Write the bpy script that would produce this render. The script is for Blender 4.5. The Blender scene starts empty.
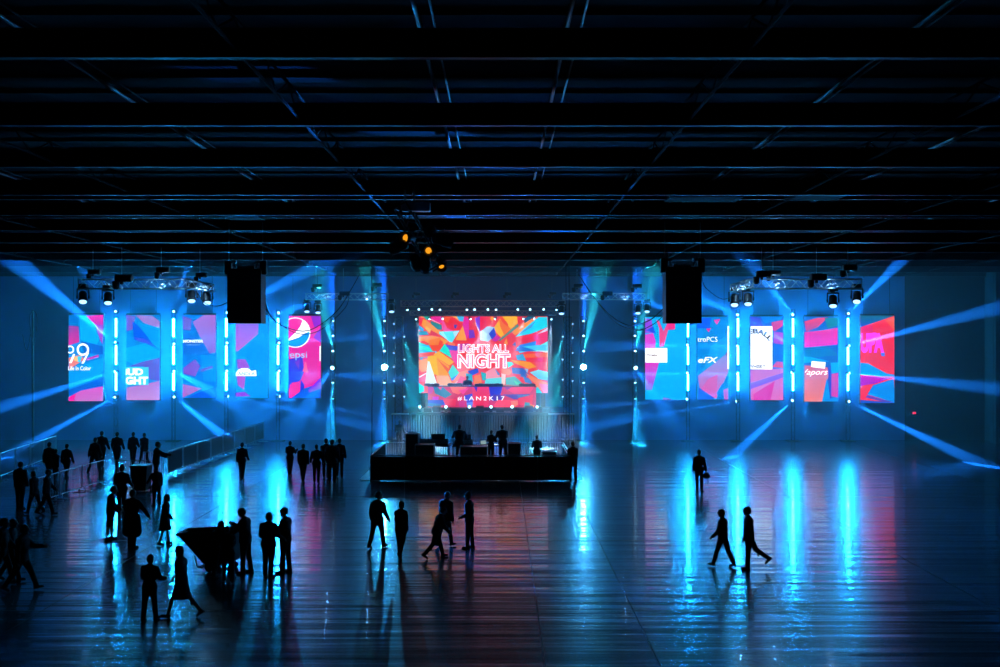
import bpy, bmesh, math, random
from mathutils import Vector, Matrix, Euler
random.seed(7)
SC = bpy.context.scene
COL = SC.collection
V = Vector
PI = math.pi
CAM_H = 6.5

def P(px, py, d):
    """a point at distance d (metres ahead of the camera) seen at pixel px, py"""
    return V(((px - 500) * d / 1000, d, CAM_H - (py - 340) * d / 1000))

def lin(c):
    return tuple(((v / 255) / 12.92 if v / 255 <= .04045 else ((v / 255 + .055) / 1.055) ** 2.4) for v in c)

# ------------------------------------------------------------------ materials
def mat(name, base=(.05, .05, .05), rough=.6, metal=0., spec=.5, emit=None, es=0.):
    m = bpy.data.materials.new(name)
    m.use_nodes = True
    b = m.node_tree.nodes['Principled BSDF']
    b.inputs['Base Color'].default_value = (*base, 1)
    b.inputs['Roughness'].default_value = rough
    b.inputs['Metallic'].default_value = metal
    b.inputs['Specular IOR Level'].default_value = spec
    if emit:
        b.inputs['Emission Color'].default_value = (*emit, 1)
        b.inputs['Emission Strength'].default_value = es
    return m

def noisy(name, base, rough=.7, metal=0., scale=8., amount=.35, bump=.0):
    """a surface with slight procedural mottling"""
    m = mat(name, base, rough, metal)
    nt = m.node_tree
    b = nt.nodes['Principled BSDF']
    tc = nt.nodes.new('ShaderNodeTexCoord')
    n = nt.nodes.new('ShaderNodeTexNoise')
    n.inputs['Scale'].default_value = scale
    n.inputs['Detail'].default_value = 4
    r = nt.nodes.new('ShaderNodeMapRange')
    r.inputs['To Min'].default_value = 1 - amount
    r.inputs['To Max'].default_value = 1 + amount
    mx = nt.nodes.new('ShaderNodeVectorMath'); mx.operation = 'SCALE'
    mx.inputs[0].default_value = base
    nt.links.new(tc.outputs['Object'], n.inputs['Vector'])
    nt.links.new(n.outputs['Fac'], r.inputs['Value'])
    nt.links.new(r.outputs['Result'], mx.inputs['Scale'])
    nt.links.new(mx.outputs['Vector'], b.inputs['Base Color'])
    if bump:
        bp = nt.nodes.new('ShaderNodeBump')
        bp.inputs['Strength'].default_value = bump
        nt.links.new(n.outputs['Fac'], bp.inputs['Height'])
        nt.links.new(bp.outputs['Normal'], b.inputs['Normal'])
    return m

def glow(name, col, strength):
    m = bpy.data.materials.new(name)
    m.use_nodes = True
    nt = m.node_tree
    nt.nodes.clear()
    e = nt.nodes.new('ShaderNodeEmission')
    e.inputs['Color'].default_value = (*col, 1)
    e.inputs['Strength'].default_value = strength
    o = nt.nodes.new('ShaderNodeOutputMaterial')
    nt.links.new(e.outputs[0], o.inputs[0])
    return m

def screen_mat(name, strength):
    m = glow(name, (1, 1, 1), strength)
    nt = m.node_tree
    a = nt.nodes.new('ShaderNodeVertexColor'); a.layer_name = 'Col'
    e = [n for n in nt.nodes if n.type == 'EMISSION'][0]
    # the fine grid of the LED tiles
    nt.links.new(a.outputs['Color'], e.inputs['Color'])
    return m

M = {}
M['black'] = noisy('black_powder_coat', (.012, .012, .014), .55, 0., 12)
M['case'] = noisy('black_plastic', (.018, .018, .02), .45, 0., 20)
M['grille'] = noisy('speaker_grille', (.008, .008, .009), .7, 0., 60)
M['alu'] = noisy('truss_aluminium', (.55, .56, .58), .38, .9, 30, .15)
M['steel'] = noisy('galvanised_steel', (.35, .36, .38), .4, .85, 25, .2)
M['ceil_steel'] = noisy('ceiling_steel', (.012, .013, .016), .46, .2, 6, .25)
M['deck'] = noisy('roof_deck', (.004, .0045, .006), .8, .0, 1.5, .3)
M['pipe'] = noisy('conduit', (.08, .085, .09), .3, .8, 14, .2)
M['darkend'] = noisy('darker_wall', (.03, .03, .035), .95, 0., 5, .3)
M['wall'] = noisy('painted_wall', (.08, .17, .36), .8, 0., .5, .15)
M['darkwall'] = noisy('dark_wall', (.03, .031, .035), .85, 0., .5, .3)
M['rubber'] = noisy('black_rubber', (.012, .012, .012), .8, 0., 15)
M['mat'] = noisy('pale_floor_panel', (.45, .45, .45), .5, 0., 3, .2)
M['lens'] = glow('lamp_lens', (.35, .75, 1.), 6)
M['lens_big'] = glow('blinder_lens', (.35, .85, 1.), 130)
M['lens_dim'] = glow('lamp_lens_soft', (.3, .6, 1.), 2.5)
M['tube'] = glow('cyan_tube', (.009, .40, 1.), 500)
M['amber'] = glow('amber_lamp', (1., .36, .015), 1.0)
M['red'] = glow('red_indicator', (1., .03, .10), 1.)
M['white'] = glow('white_pixels', (1., 1., 1.), 1.5)
M['ink'] = mat('dark_pixels', (.05, .05, .08), .6)
M['ledscreen'] = screen_mat('led_pixels', 1.2)
M['skin'] = noisy('skin', (.24, .14, .10), .55, 0., 9, .12)
M['skin_dark'] = noisy('skin_deep', (.10, .055, .035), .55, 0., 9, .12)
M['hair'] = noisy('dark_hair', (.012, .009, .007), .6, 0., 40, .3)
M['hair_fair'] = noisy('brown_hair', (.06, .035, .02), .6, 0., 40, .3)
M['eye'] = mat('eye', (.5, .5, .5), .3)
M['deck'].node_tree.nodes['Principled BSDF'].inputs['Specular IOR Level'].default_value = .12
M['ceil_steel'].node_tree.nodes['Principled BSDF'].inputs['Specular IOR Level'].default_value = .18
CLOTH = {}
def cloth(c):
    c = tuple(c)
    if c not in CLOTH:
        CLOTH[c] = noisy('cloth', c, .9, 0., 18, .25)
    return CLOTH[c]
BLACK, CHAR, NAVY, GREY, DENIM, OLIVE, WINE, KHAKI = (.008, .008, .009), (.02, .02, .022), (.008, .011, .026), (.05, .05, .055), (.02, .028, .055), (.02, .022, .012), (.03, .008, .012), (.06, .05, .035)

# ------------------------------------------------------------------ mesh helpers
class MB:
    """collects shapes, builds ONE mesh object"""
    def __init__(s):
        s.bm = bmesh.new()
    def box(s, c, size, rot=None, bev=0.):
        m = Matrix.Translation(V(c))
        if rot is not None:
            m = m @ (rot if isinstance(rot, Matrix) else Euler(rot).to_matrix().to_4x4())
        r = bmesh.ops.create_cube(s.bm, size=1., matrix=m @ Matrix.Diagonal((*size, 1)))
        if bev:
            es = list({e for v in r['verts'] for e in v.link_edges})
            bmesh.ops.bevel(s.bm, geom=es, offset=bev, segments=1, affect='EDGES')
        return s
    def tube(s, a, b, r, r2=None, seg=8):
        a, b = V(a), V(b)
        d = b - a
        if d.length < 1e-6:
            return s
        m = Matrix.Translation((a + b) / 2) @ d.to_track_quat('Z', 'Y').to_matrix().to_4x4()
        bmesh.ops.create_cone(s.bm, cap_ends=True, segments=seg, radius1=r, radius2=r if r2 is None else r2, depth=d.length, matrix=m)
        return s
    def path(s, pts, r, seg=6):
        for a, b in zip(pts, pts[1:]):
            s.tube(a, b, r, seg=seg)
        return s
    def ball(s, c, rad, rot=None, u=10, v=7):
        rad = (rad,) * 3 if isinstance(rad, (int, float)) else rad
        m = Matrix.Translation(V(c))
        if rot is not None:
            m = m @ rot.to_4x4()
        bmesh.ops.create_uvsphere(s.bm, u_segments=u, v_segments=v, radius=1., matrix=m @ Matrix.Diagonal((*rad, 1)))
        return s
    def lathe(s, prof, mx=None, seg=14):
        """prof: list of (radius, z); spun about z, then moved by mx"""
        mx = mx or Matrix()
        rings = []
        for r, z in prof:
            rings.append([s.bm.verts.new(mx @ V((r * math.cos(2 * PI * k / seg), r * math.sin(2 * PI * k / seg), z))) for k in range(seg)])
        for A, B in zip(rings, rings[1:]):
            for k in range(seg):
                s.bm.faces.new((A[k], A[(k + 1) % seg], B[(k + 1) % seg], B[k]))
        s.bm.faces.new(list(reversed(rings[0])))
        s.bm.faces.new(rings[-1])
        return s
    def capsule(s, a, b, ra, rb):
        s.ball(a, ra); s.ball(b, rb)
        return s.tube(a, b, ra, rb, seg=10)
    def prism(s, pts, depth_vec):
        """a closed outline (3-D points) given thickness along depth_vec"""
        d = V(depth_vec)
        A = [s.bm.verts.new(V(p)) for p in pts]
        B = [s.bm.verts.new(V(p) + d) for p in pts]
        s.bm.faces.new(A); s.bm.faces.new(list(reversed(B)))
        n = len(A)
        for k in range(n):
            s.bm.faces.new((A[k], B[k], B[(k + 1) % n], A[(k + 1) % n]))
        return s
    def mesh(s, name, material, smooth=False, recalc=True):
        if recalc:
            bmesh.ops.recalc_face_normals(s.bm, faces=s.bm.faces)
        me = bpy.data.meshes.new(name)
        s.bm.to_mesh(me); s.bm.free()
        me.materials.append(material)
        if smooth:
            me.polygons.foreach_set('use_smooth', [True] * len(me.polygons))
        return me
    def build(s, name, material, parent=None, smooth=False, loc=None):
        return link(name, s.mesh(name, material, smooth), parent, loc)

def link(name, data, parent=None, loc=None, mx=None):
    o = bpy.data.objects.new(name, data)
    COL.objects.link(o)
    if parent:
        o.parent = parent
    if loc is not None:
        o.location = loc
    if mx is not None:
        o.matrix_basis = mx
    return o

def tag(o, label, cat, group=None):
    o['label'] = label; o['category'] = cat
    if group:
        o['group'] = group
    return o

def thing(name, label, cat, loc=(0, 0, 0), rz=0., group=None):
    o = link(name, None, None, loc)
    o.rotation_euler.z = rz
    return tag(o, label, cat, group)

def structure(o):
    o['kind'] = 'structure'
    return o

ORD = ['first', 'second', 'third', 'fourth', 'fifth', 'sixth', 'seventh', 'eighth', 'ninth', 'tenth', 'eleventh', 'twelfth', 'thirteenth', 'fourteenth', 'fifteenth', 'sixteenth']

# ------------------------------------------------------------------ render-independent settings
vs = SC.view_settings
vs.view_transform = 'Standard'; vs.look = 'None'; vs.gamma = 1; vs.use_curve_mapping = False
vs.exposure = 0.0
SC.cycles.use_denoising = True
SC.cycles.max_bounces = 4
SC.cycles.diffuse_bounces = 2
SC.cycles.glossy_bounces = 3
SC.cycles.volume_bounces = 0
SC.cycles.sample_clamp_indirect = 4
SC.cycles.use_light_tree = True

# camera
cam = bpy.data.cameras.new('camera')
cam.sensor_width = 36; cam.lens = 36; cam.shift_y = .0065; cam.clip_end = 300
co = link('camera', cam, None, (0, 0, CAM_H))
co.rotation_euler = (PI / 2, 0, 0)
SC.camera = co

# the hall's haze: the machines stand at the stage, so the air is clear near the camera and thickens toward the back wall
w = bpy.data.worlds.new('hall_air'); SC.world = w
w.use_nodes = True
nt = w.node_tree
bg = nt.nodes['Background']
bg.inputs['Color'].default_value = (.0, .0, .0, 1)
bg.inputs['Strength'].default_value = 0
HAZE = .0085
vs_ = nt.nodes.new('ShaderNodeVolumeScatter')
vs_.inputs['Color'].default_value = (1, 1, 1, 1)
vs_.inputs['Anisotropy'].default_value = .2
ge = nt.nodes.new('ShaderNodeNewGeometry')
sx = nt.nodes.new('ShaderNodeSeparateXYZ')
rg = nt.nodes.new('ShaderNodeMapRange'); rg.interpolation_type = 'SMOOTHSTEP'
rg.inputs['From Min'].default_value = 45; rg.inputs['From Max'].default_value = 58
rg.inputs['To Min'].default_value = 0; rg.inputs['To Max'].default_value = HAZE
nt.links.new(ge.outputs['Position'], sx.inputs[0]); nt.links.new(sx.outputs['Y'], rg.inputs['Value'])
nt.links.new(rg.outputs['Result'], vs_.inputs['Density'])
nt.links.new(vs_.outputs[0], nt.nodes['World Output'].inputs['Volume'])
w.cycles.volume_step_size = 2.0
SC.cycles.volume_max_steps = 64

# ------------------------------------------------------------------ the setting
WY = 65.0      # the back wall's plane
XL, XR = -33.5, 31.5
ZC = 11.25     # the roof deck
def quad(name, pts, m, kind=True, thick=None):
    b = MB()
    n = (V(pts[1]) - V(pts[0])).cross(V(pts[2]) - V(pts[0])).normalized()
    b.prism(pts, n * (thick or -.15))
    o = b.build(name, m)
    return structure(o) if kind else o

# floor: sealed concrete with fine brushed ripples
fm = mat('sealed_concrete', (.045, .047, .05), .34, 0., .5)
nt = fm.node_tree; bs = nt.nodes['Principled BSDF']
tc = nt.nodes.new('ShaderNodeTexCoord')
mp = nt.nodes.new('ShaderNodeMapping'); mp.inputs['Scale'].default_value = (.12, 1.5, 1)
nz = nt.nodes.new('ShaderNodeTexNoise'); nz.inputs['Scale'].default_value = 1.; nz.inputs['Detail'].default_value = 2
nt.links.new(tc.outputs['Object'], mp.inputs['Vector']); nt.links.new(mp.outputs['Vector'], nz.inputs['Vector'])
bp = nt.nodes.new('ShaderNodeBump'); bp.inputs['Strength'].default_value = 1.; bp.inputs['Distance'].default_value = .03
nt.links.new(nz.outputs['Fac'], bp.inputs['Height'])
nt.links.new(bp.outputs['Normal'], bs.inputs['Normal']); nt.links.new(bp.outputs['Normal'], bs.inputs['Coat Normal'])
bs.inputs['Roughness'].default_value = .27
bs.inputs['Coat Weight'].default_value = .40; bs.inputs['Coat Roughness'].default_value = .055
b = MB(); b.box(((XL + XR) / 2, 36, -.1), (XR - XL, 74.4, .2))
fl = structure(b.build('floor', fm))
# saw-cut joints and a few worn patches belong to the floor
b = MB()
for x in (-22, -11, 0.9, 3.2, 12, 22):
    b.box((x, 34, .0015), (.018, 62, .003))
for y in (12, 24, 32.4, 41.5, 50, 58):
    b.box(((XL + XR) / 2, y, .0015), (XR - XL - .2, .03, .003))
b.build('joint', mat('joint_filler', (.01, .01, .01), .8), fl)

# ceiling: deck, cross beams (I-sections), pipes and joists running away from the camera
b = MB(); b.box(((XL + XR) / 2, 36, ZC + .1), (XR - XL, 74.4, .2))
for i in range(60):
    b.box(((XL + XR) / 2, 2 + i * 1.15, ZC - .02), (XR - XL - .4, .35, .05))
ceil = structure(b.build('ceiling', M['deck']))
ZB = 6.5 + .893 * 4.6   # underside of the beams
def ibeam(y, zb, h=.42, fw=.2):
    b = MB()
    L = XR - XL - .2; xc = (XL + XR) / 2
    b.box((xc, y, zb + .01), (L, fw, .02)); b.box((xc, y, zb + h), (L, fw, .02)); b.box((xc, y, zb + h / 2), (L, .016, h - .02))
    return b
for i in range(12):
    y = 14.6 + 4.6 * i
    if i == 11: y = 64.6
    ibeam(y, ZB, .42, .13).build('cross_beam', M['ceil_steel'], ceil)
for i in range(10):
    if i >= 3:
        y = 14.6 + 4.6 * i + 2.3
        ibeam(y, ZB + .2, .3, .12).build('purlin', M['ceil_steel'], ceil)
for k, x in enumerate((-27, -20.5, -14, -7.2, -1.2, 1.0, 6.2, 10.5, 16.5, 23, 28)):
    b = MB()
    b.tube((x, 8, ZB + .56), (x, 64.8, ZB + .56), .035, seg=8)
    b.tube((x + .22, 8, ZB + .60), (x + .22, 64.8, ZB + .60), .018, seg=6)
    b.build('pipe', M['pipe'], ceil)
# open-web joists between the beams
for x in (-24, -17.3, -10.5, -3.8, 3.6, 8.6, 13.5, 20, 26):
    b = MB()
    b.tube((x, 8, ZB + .06 + .02), (x, 64.6, ZB + .08), .03, seg=6)
    b.tube((x, 8, ZB + .5), (x, 64.6, ZB + .5), .03, seg=6)
    yy = 8
    while yy < 64:
        b.tube((x, yy, ZB + .08), (x, yy + .9, ZB + .5), .016, seg=5); b.tube((x, yy + .9, ZB + .5), (x, yy + 1.8, ZB + .08), .016, seg=5)
        yy += 1.8
    b.build('joist', M['deck'], ceil)
for (x, y, L) in ((-2.3, 34.5, 2.2), (5.2, 33.5, 1.6), (3.1, 39, 6.5), (-9, 35.2, 1.2), (9.5, 30.2, 1.6), (6.2, 30.5, 2.2)):
    b = MB(); b.box((x, y, ZB + .35), (L, 1.1, .35)); b.build('duct', M['deck'], ceil)

# back wall with the recess the stage stands in
RX0, RX1, RY = -7.35, 5.15, 72.6
b = MB()
for (x0, x1) in ((XL, RX0), (RX1, 26.3)):
    b.box(((x0 + x1) / 2, WY + .15, ZC / 2), (x1 - x0, .3, ZC))
b.box(((RX0 + RX1) / 2, RY + .15, ZC / 2), (RX1 - RX0 + 7, .3, ZC))
for x in (RX0 - 3.3, RX1 + 3.3):
    b.box((x, (WY + RY) / 2, ZC / 2), (.3, RY - WY, ZC))
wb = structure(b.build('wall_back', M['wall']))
MB().box(((26.3 + XR) / 2, WY + .15, ZC / 2), (XR - 26.3, .3, ZC)).build('dark_wall_end', M['darkend'], wb)  # end section of the back wall in a darker material
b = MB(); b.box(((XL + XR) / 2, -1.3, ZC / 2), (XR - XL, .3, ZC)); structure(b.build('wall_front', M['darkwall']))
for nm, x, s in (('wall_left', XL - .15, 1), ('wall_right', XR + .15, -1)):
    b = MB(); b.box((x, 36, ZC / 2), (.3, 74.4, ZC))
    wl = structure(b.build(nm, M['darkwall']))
    for y in (38, 47, 56, 63):
        b = MB(); b.box((x + s * .35, y, ZC / 2), (.5, .7, ZC)); b.box((x + s * .62, y, ZC / 2), (.04, .3, ZC)); b.build('pilaster', M['darkwall'], wl)
# a tall service door in the side wall by the red screen
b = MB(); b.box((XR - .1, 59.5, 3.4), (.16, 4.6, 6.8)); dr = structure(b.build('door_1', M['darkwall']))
b = MB()
for z in (1.2, 2.6, 4.0, 5.4): b.box((XR - .2, 59.5, z), (.06, 4.4, .12))
b.build('door_rail', M['steel'], dr)
t = thing('wall_lamp', 'small red indicator light on the dark wall beyond the red screen', 'lamp', P(914, 413, 64.9))
MB().box((0, .02, 0), (.35, .1, .25), bev=.02).build('housing', M['case'], t)
MB().box((0, -.04, 0), (.22, .03, .14), bev=.008).build('lens', M['red'], t)

# ------------------------------------------------------------------ LED screens
def clip_poly(pts, x0, y0, x1, y1):
    def cut(pts, inside, inter):
        out = []
        for i, p in enumerate(pts):
            q = pts[i - 1]
            if inside(p):
                if not inside(q): out.append(inter(q, p))
                out.append(p)
            elif inside(q):
                out.append(inter(q, p))
        return out
    def ix(x): return lambda a, b: (x, a[1] + (b[1] - a[1]) * (x - a[0]) / (b[0] - a[0]))
    def iy(y): return lambda a, b: (a[0] + (b[0] - a[0]) * (y - a[1]) / (b[1] - a[1]), y)
    for ins, it in ((lambda p: p[0] >= x0, ix(x0)), (lambda p: p[0] <= x1, ix(x1)), (lambda p: p[1] >= y0, iy(y0)), (lambda p: p[1] <= y1, iy(y1))):
        pts = cut(pts, ins, it)
        if len(pts) < 3: return []
    return pts

def conv(spec, ox, oy, s):
    """shapes traced in an enlarged view -> picture units"""
    return [([(ox + x / s, oy + y / s) for x, y in pts], c) for pts, c in spec]

def screen(root, rect, d, base, polys, yoff=-.06):
    """the lit face: flat colour fields of the playing clip and painted-in beams, one mesh of LED pixels"""
    x0, y0, x1, y1 = rect
    bm = bmesh.new()
    lay = bm.loops.layers.float_color.new('Col')
    allp = [([(x0, y0), (x1, y0), (x1, y1), (x0, y1)], base)] + polys
    for k, (pts, c) in enumerate(allp):
        pts = clip_poly(list(pts), x0, y0, x1, y1)
        if not pts: continue
        cs = c if isinstance(c[0], (tuple, list)) else (c, c)
        ys = [p[1] for p in pts]; ya, yb = min(ys), max(ys)
        vsx = [bm.verts.new(P(px, py, d) - root.location + V((0, yoff - .0012 * k, 0))) for px, py in pts]
        try:
            f = bm.faces.new(vsx)
        except ValueError:
            continue
        for lp, p in zip(f.loops, pts):
            t = (p[1] - ya) / max(1e-6, yb - ya)
            a, b_ = lin(cs[0]), lin(cs[1])
            lp[lay] = (*[a[i] + (b_[i] - a[i]) * t for i in range(3)], 1)
    tri = bmesh.ops.triangulate(bm, faces=[f for f in bm.faces if len(f.verts) > 4])
    for f in bm.faces:
        f.normal_update()
        if f.normal.y > 0: f.normal_flip()
    me = bpy.data.meshes.new('display')
    bm.to_mesh(me); bm.free()
    me.materials.append(M['ledscreen'])
    return link('display', me, root)

def text_mesh(body, shear=0., weight=0., bend=None, space=1.):
    cu = bpy.data.curves.new('lettering', 'FONT')
    cu.body = body; cu.shear = shear; cu.offset = weight; cu.size = 1; cu.space_character = space; cu.resolution_u = 3
    cu.extrude = .0
    o = bpy.data.objects.new('tmp', cu); COL.objects.link(o)
    dg = bpy.context.evaluated_depsgraph_get(); dg.update()
    me = bpy.data.meshes.new_from_object(o.evaluated_get(dg))
    bpy.data.objects.remove(o); bpy.data.curves.remove(cu)
    return me

def letters(root, body, box, d, material, clip=None, yoff=-.16, name='lettering', rot=0., arc=None, **kw):
    """lettering fitted to a picture-unit box on the screen's face"""
    me = text_mesh(body, **kw)
    co = [v.co for v in me.vertices]
    xa, xb = min(c.x for c in co), max(c.x for c in co); ya, yb = min(c.y for c in co), max(c.y for c in co)
    x0, y0, x1, y1 = box
    bm = bmesh.new(); bm.from_mesh(me); bpy.data.meshes.remove(me)
    cx, cy = (x0 + x1) / 2, (y0 + y1) / 2
    for v in bm.verts:
        px = x0 + (v.co.x - xa) / (xb - xa) * (x1 - x0); py = y1 - (v.co.y - ya) / (yb - ya) * (y1 - y0)
        if arc:      # bend the line round a centre (ax, ay) with radius to its baseline
            ax, ay, r = arc
            th = (px - cx) / r; rr = r + (y1 - py)
            px, py = ax + rr * math.sin(th), ay - rr * math.cos(th)
        if rot:
            ca, sa = math.cos(rot), math.sin(rot)
            px, py = cx + (px - cx) * ca - (py - cy) * sa, cy + (px - cx) * sa + (py - cy) * ca
        v.co = P(px, py, d) - root.location + V((0, yoff, 0))
    if clip is not None:
        for xc, nx in ((clip[0], -1), (clip[1], 1)):
            p = P(xc, 340, d) - root.location
            bmesh.ops.bisect_plane(bm, geom=bm.verts[:] + bm.edges[:] + bm.faces[:], plane_co=p, plane_no=(nx, 0, 0), clear_outer=True)
    for f in bm.faces:
        f.normal_update()
        if f.normal.y > 0: f.normal_flip()
    m2 = bpy.data.meshes.new(name); bm.to_mesh(m2); bm.free()
    m2.materials.append(material)
    return link(name, m2, root)

def shape(root, d, name, pts_list, material, yoff=-.14, rect=None):
    bm = bmesh.new()
    for k, pts in enumerate(pts_list):
        if rect: pts = clip_poly(list(pts), *rect)
        if len(pts) < 3: continue
        f = bm.faces.new([bm.verts.new(P(x, y, d) - root.location + V((0, yoff - .002 * k, 0))) for x, y in pts])
        f.normal_update()
        if f.normal.y > 0: f.normal_flip()
    me = bpy.data.meshes.new(name); bm.to_mesh(me); bm.free(); me.materials.append(material)
    return link(name, me, root)

def circ(cx, cy, r, a0=0., a1=2 * PI, n=28, ry=None):
    return [(cx + r * math.cos(a0 + (a1 - a0) * k / n), cy + (ry or r) * math.sin(a0 + (a1 - a0) * k / n)) for k in range(n + (0 if abs(a1 - a0 - 2 * PI) < 1e-6 else 1))]

def ring(root, d, name, cx, cy, r0, r1, material, yoff, rect, a0=0., a1=2 * PI):
    n = 24; L = []
    for k in range(n):
        a, b_ = a0 + (a1 - a0) * k / n, a0 + (a1 - a0) * (k + 1) / n
        L.append([(cx + r0 * math.cos(a), cy + r0 * math.sin(a)), (cx + r1 * math.cos(a), cy + r1 * math.sin(a)), (cx + r1 * math.cos(b_), cy + r1 * math.sin(b_)), (cx + r0 * math.cos(b_), cy + r0 * math.sin(b_))])
    bm = bmesh.new()
    for pts in L:
        pts = clip_poly(pts, *rect)
        if len(pts) < 3: continue
        f = bm.faces.new([bm.verts.new(P(x, y, d) - root.location + V((0, yoff, 0))) for x, y in pts]); f.normal_update()
        if f.normal.y > 0: f.normal_flip()
    me = bpy.data.meshes.new(name); bm.to_mesh(me); bm.free(); me.materials.append(material)
    return link(name, me, root)

def led_root(rect, d, label, group, depth=.16, straps=True):
    x0, y0, x1, y1 = rect
    root = thing('led_screen', label, 'screen', P((x0 + x1) / 2, y1, d), 0, group)
    a, c = P(x0, y1, d) - root.location, P(x1, y0, d) - root.location
    wd, ht = c.x - a.x, c.z - a.z
    b = MB(); b.box((0, depth / 2 - .05, ht / 2), (wd + .06, depth, ht + .06), bev=.015)
    b.build('cabinet', M['case'], root)
    if straps:
        b = MB()
        for s in (-.38, .38):
            b.tube((s * wd, .05, ht), (s * wd, .05, ZB - root.location.z), .018, seg=5)
        b.box((0, .05, ht + .08), (wd, .08, .08))
        b.build('hanging_bar', M['black'], root)
    return root

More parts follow.
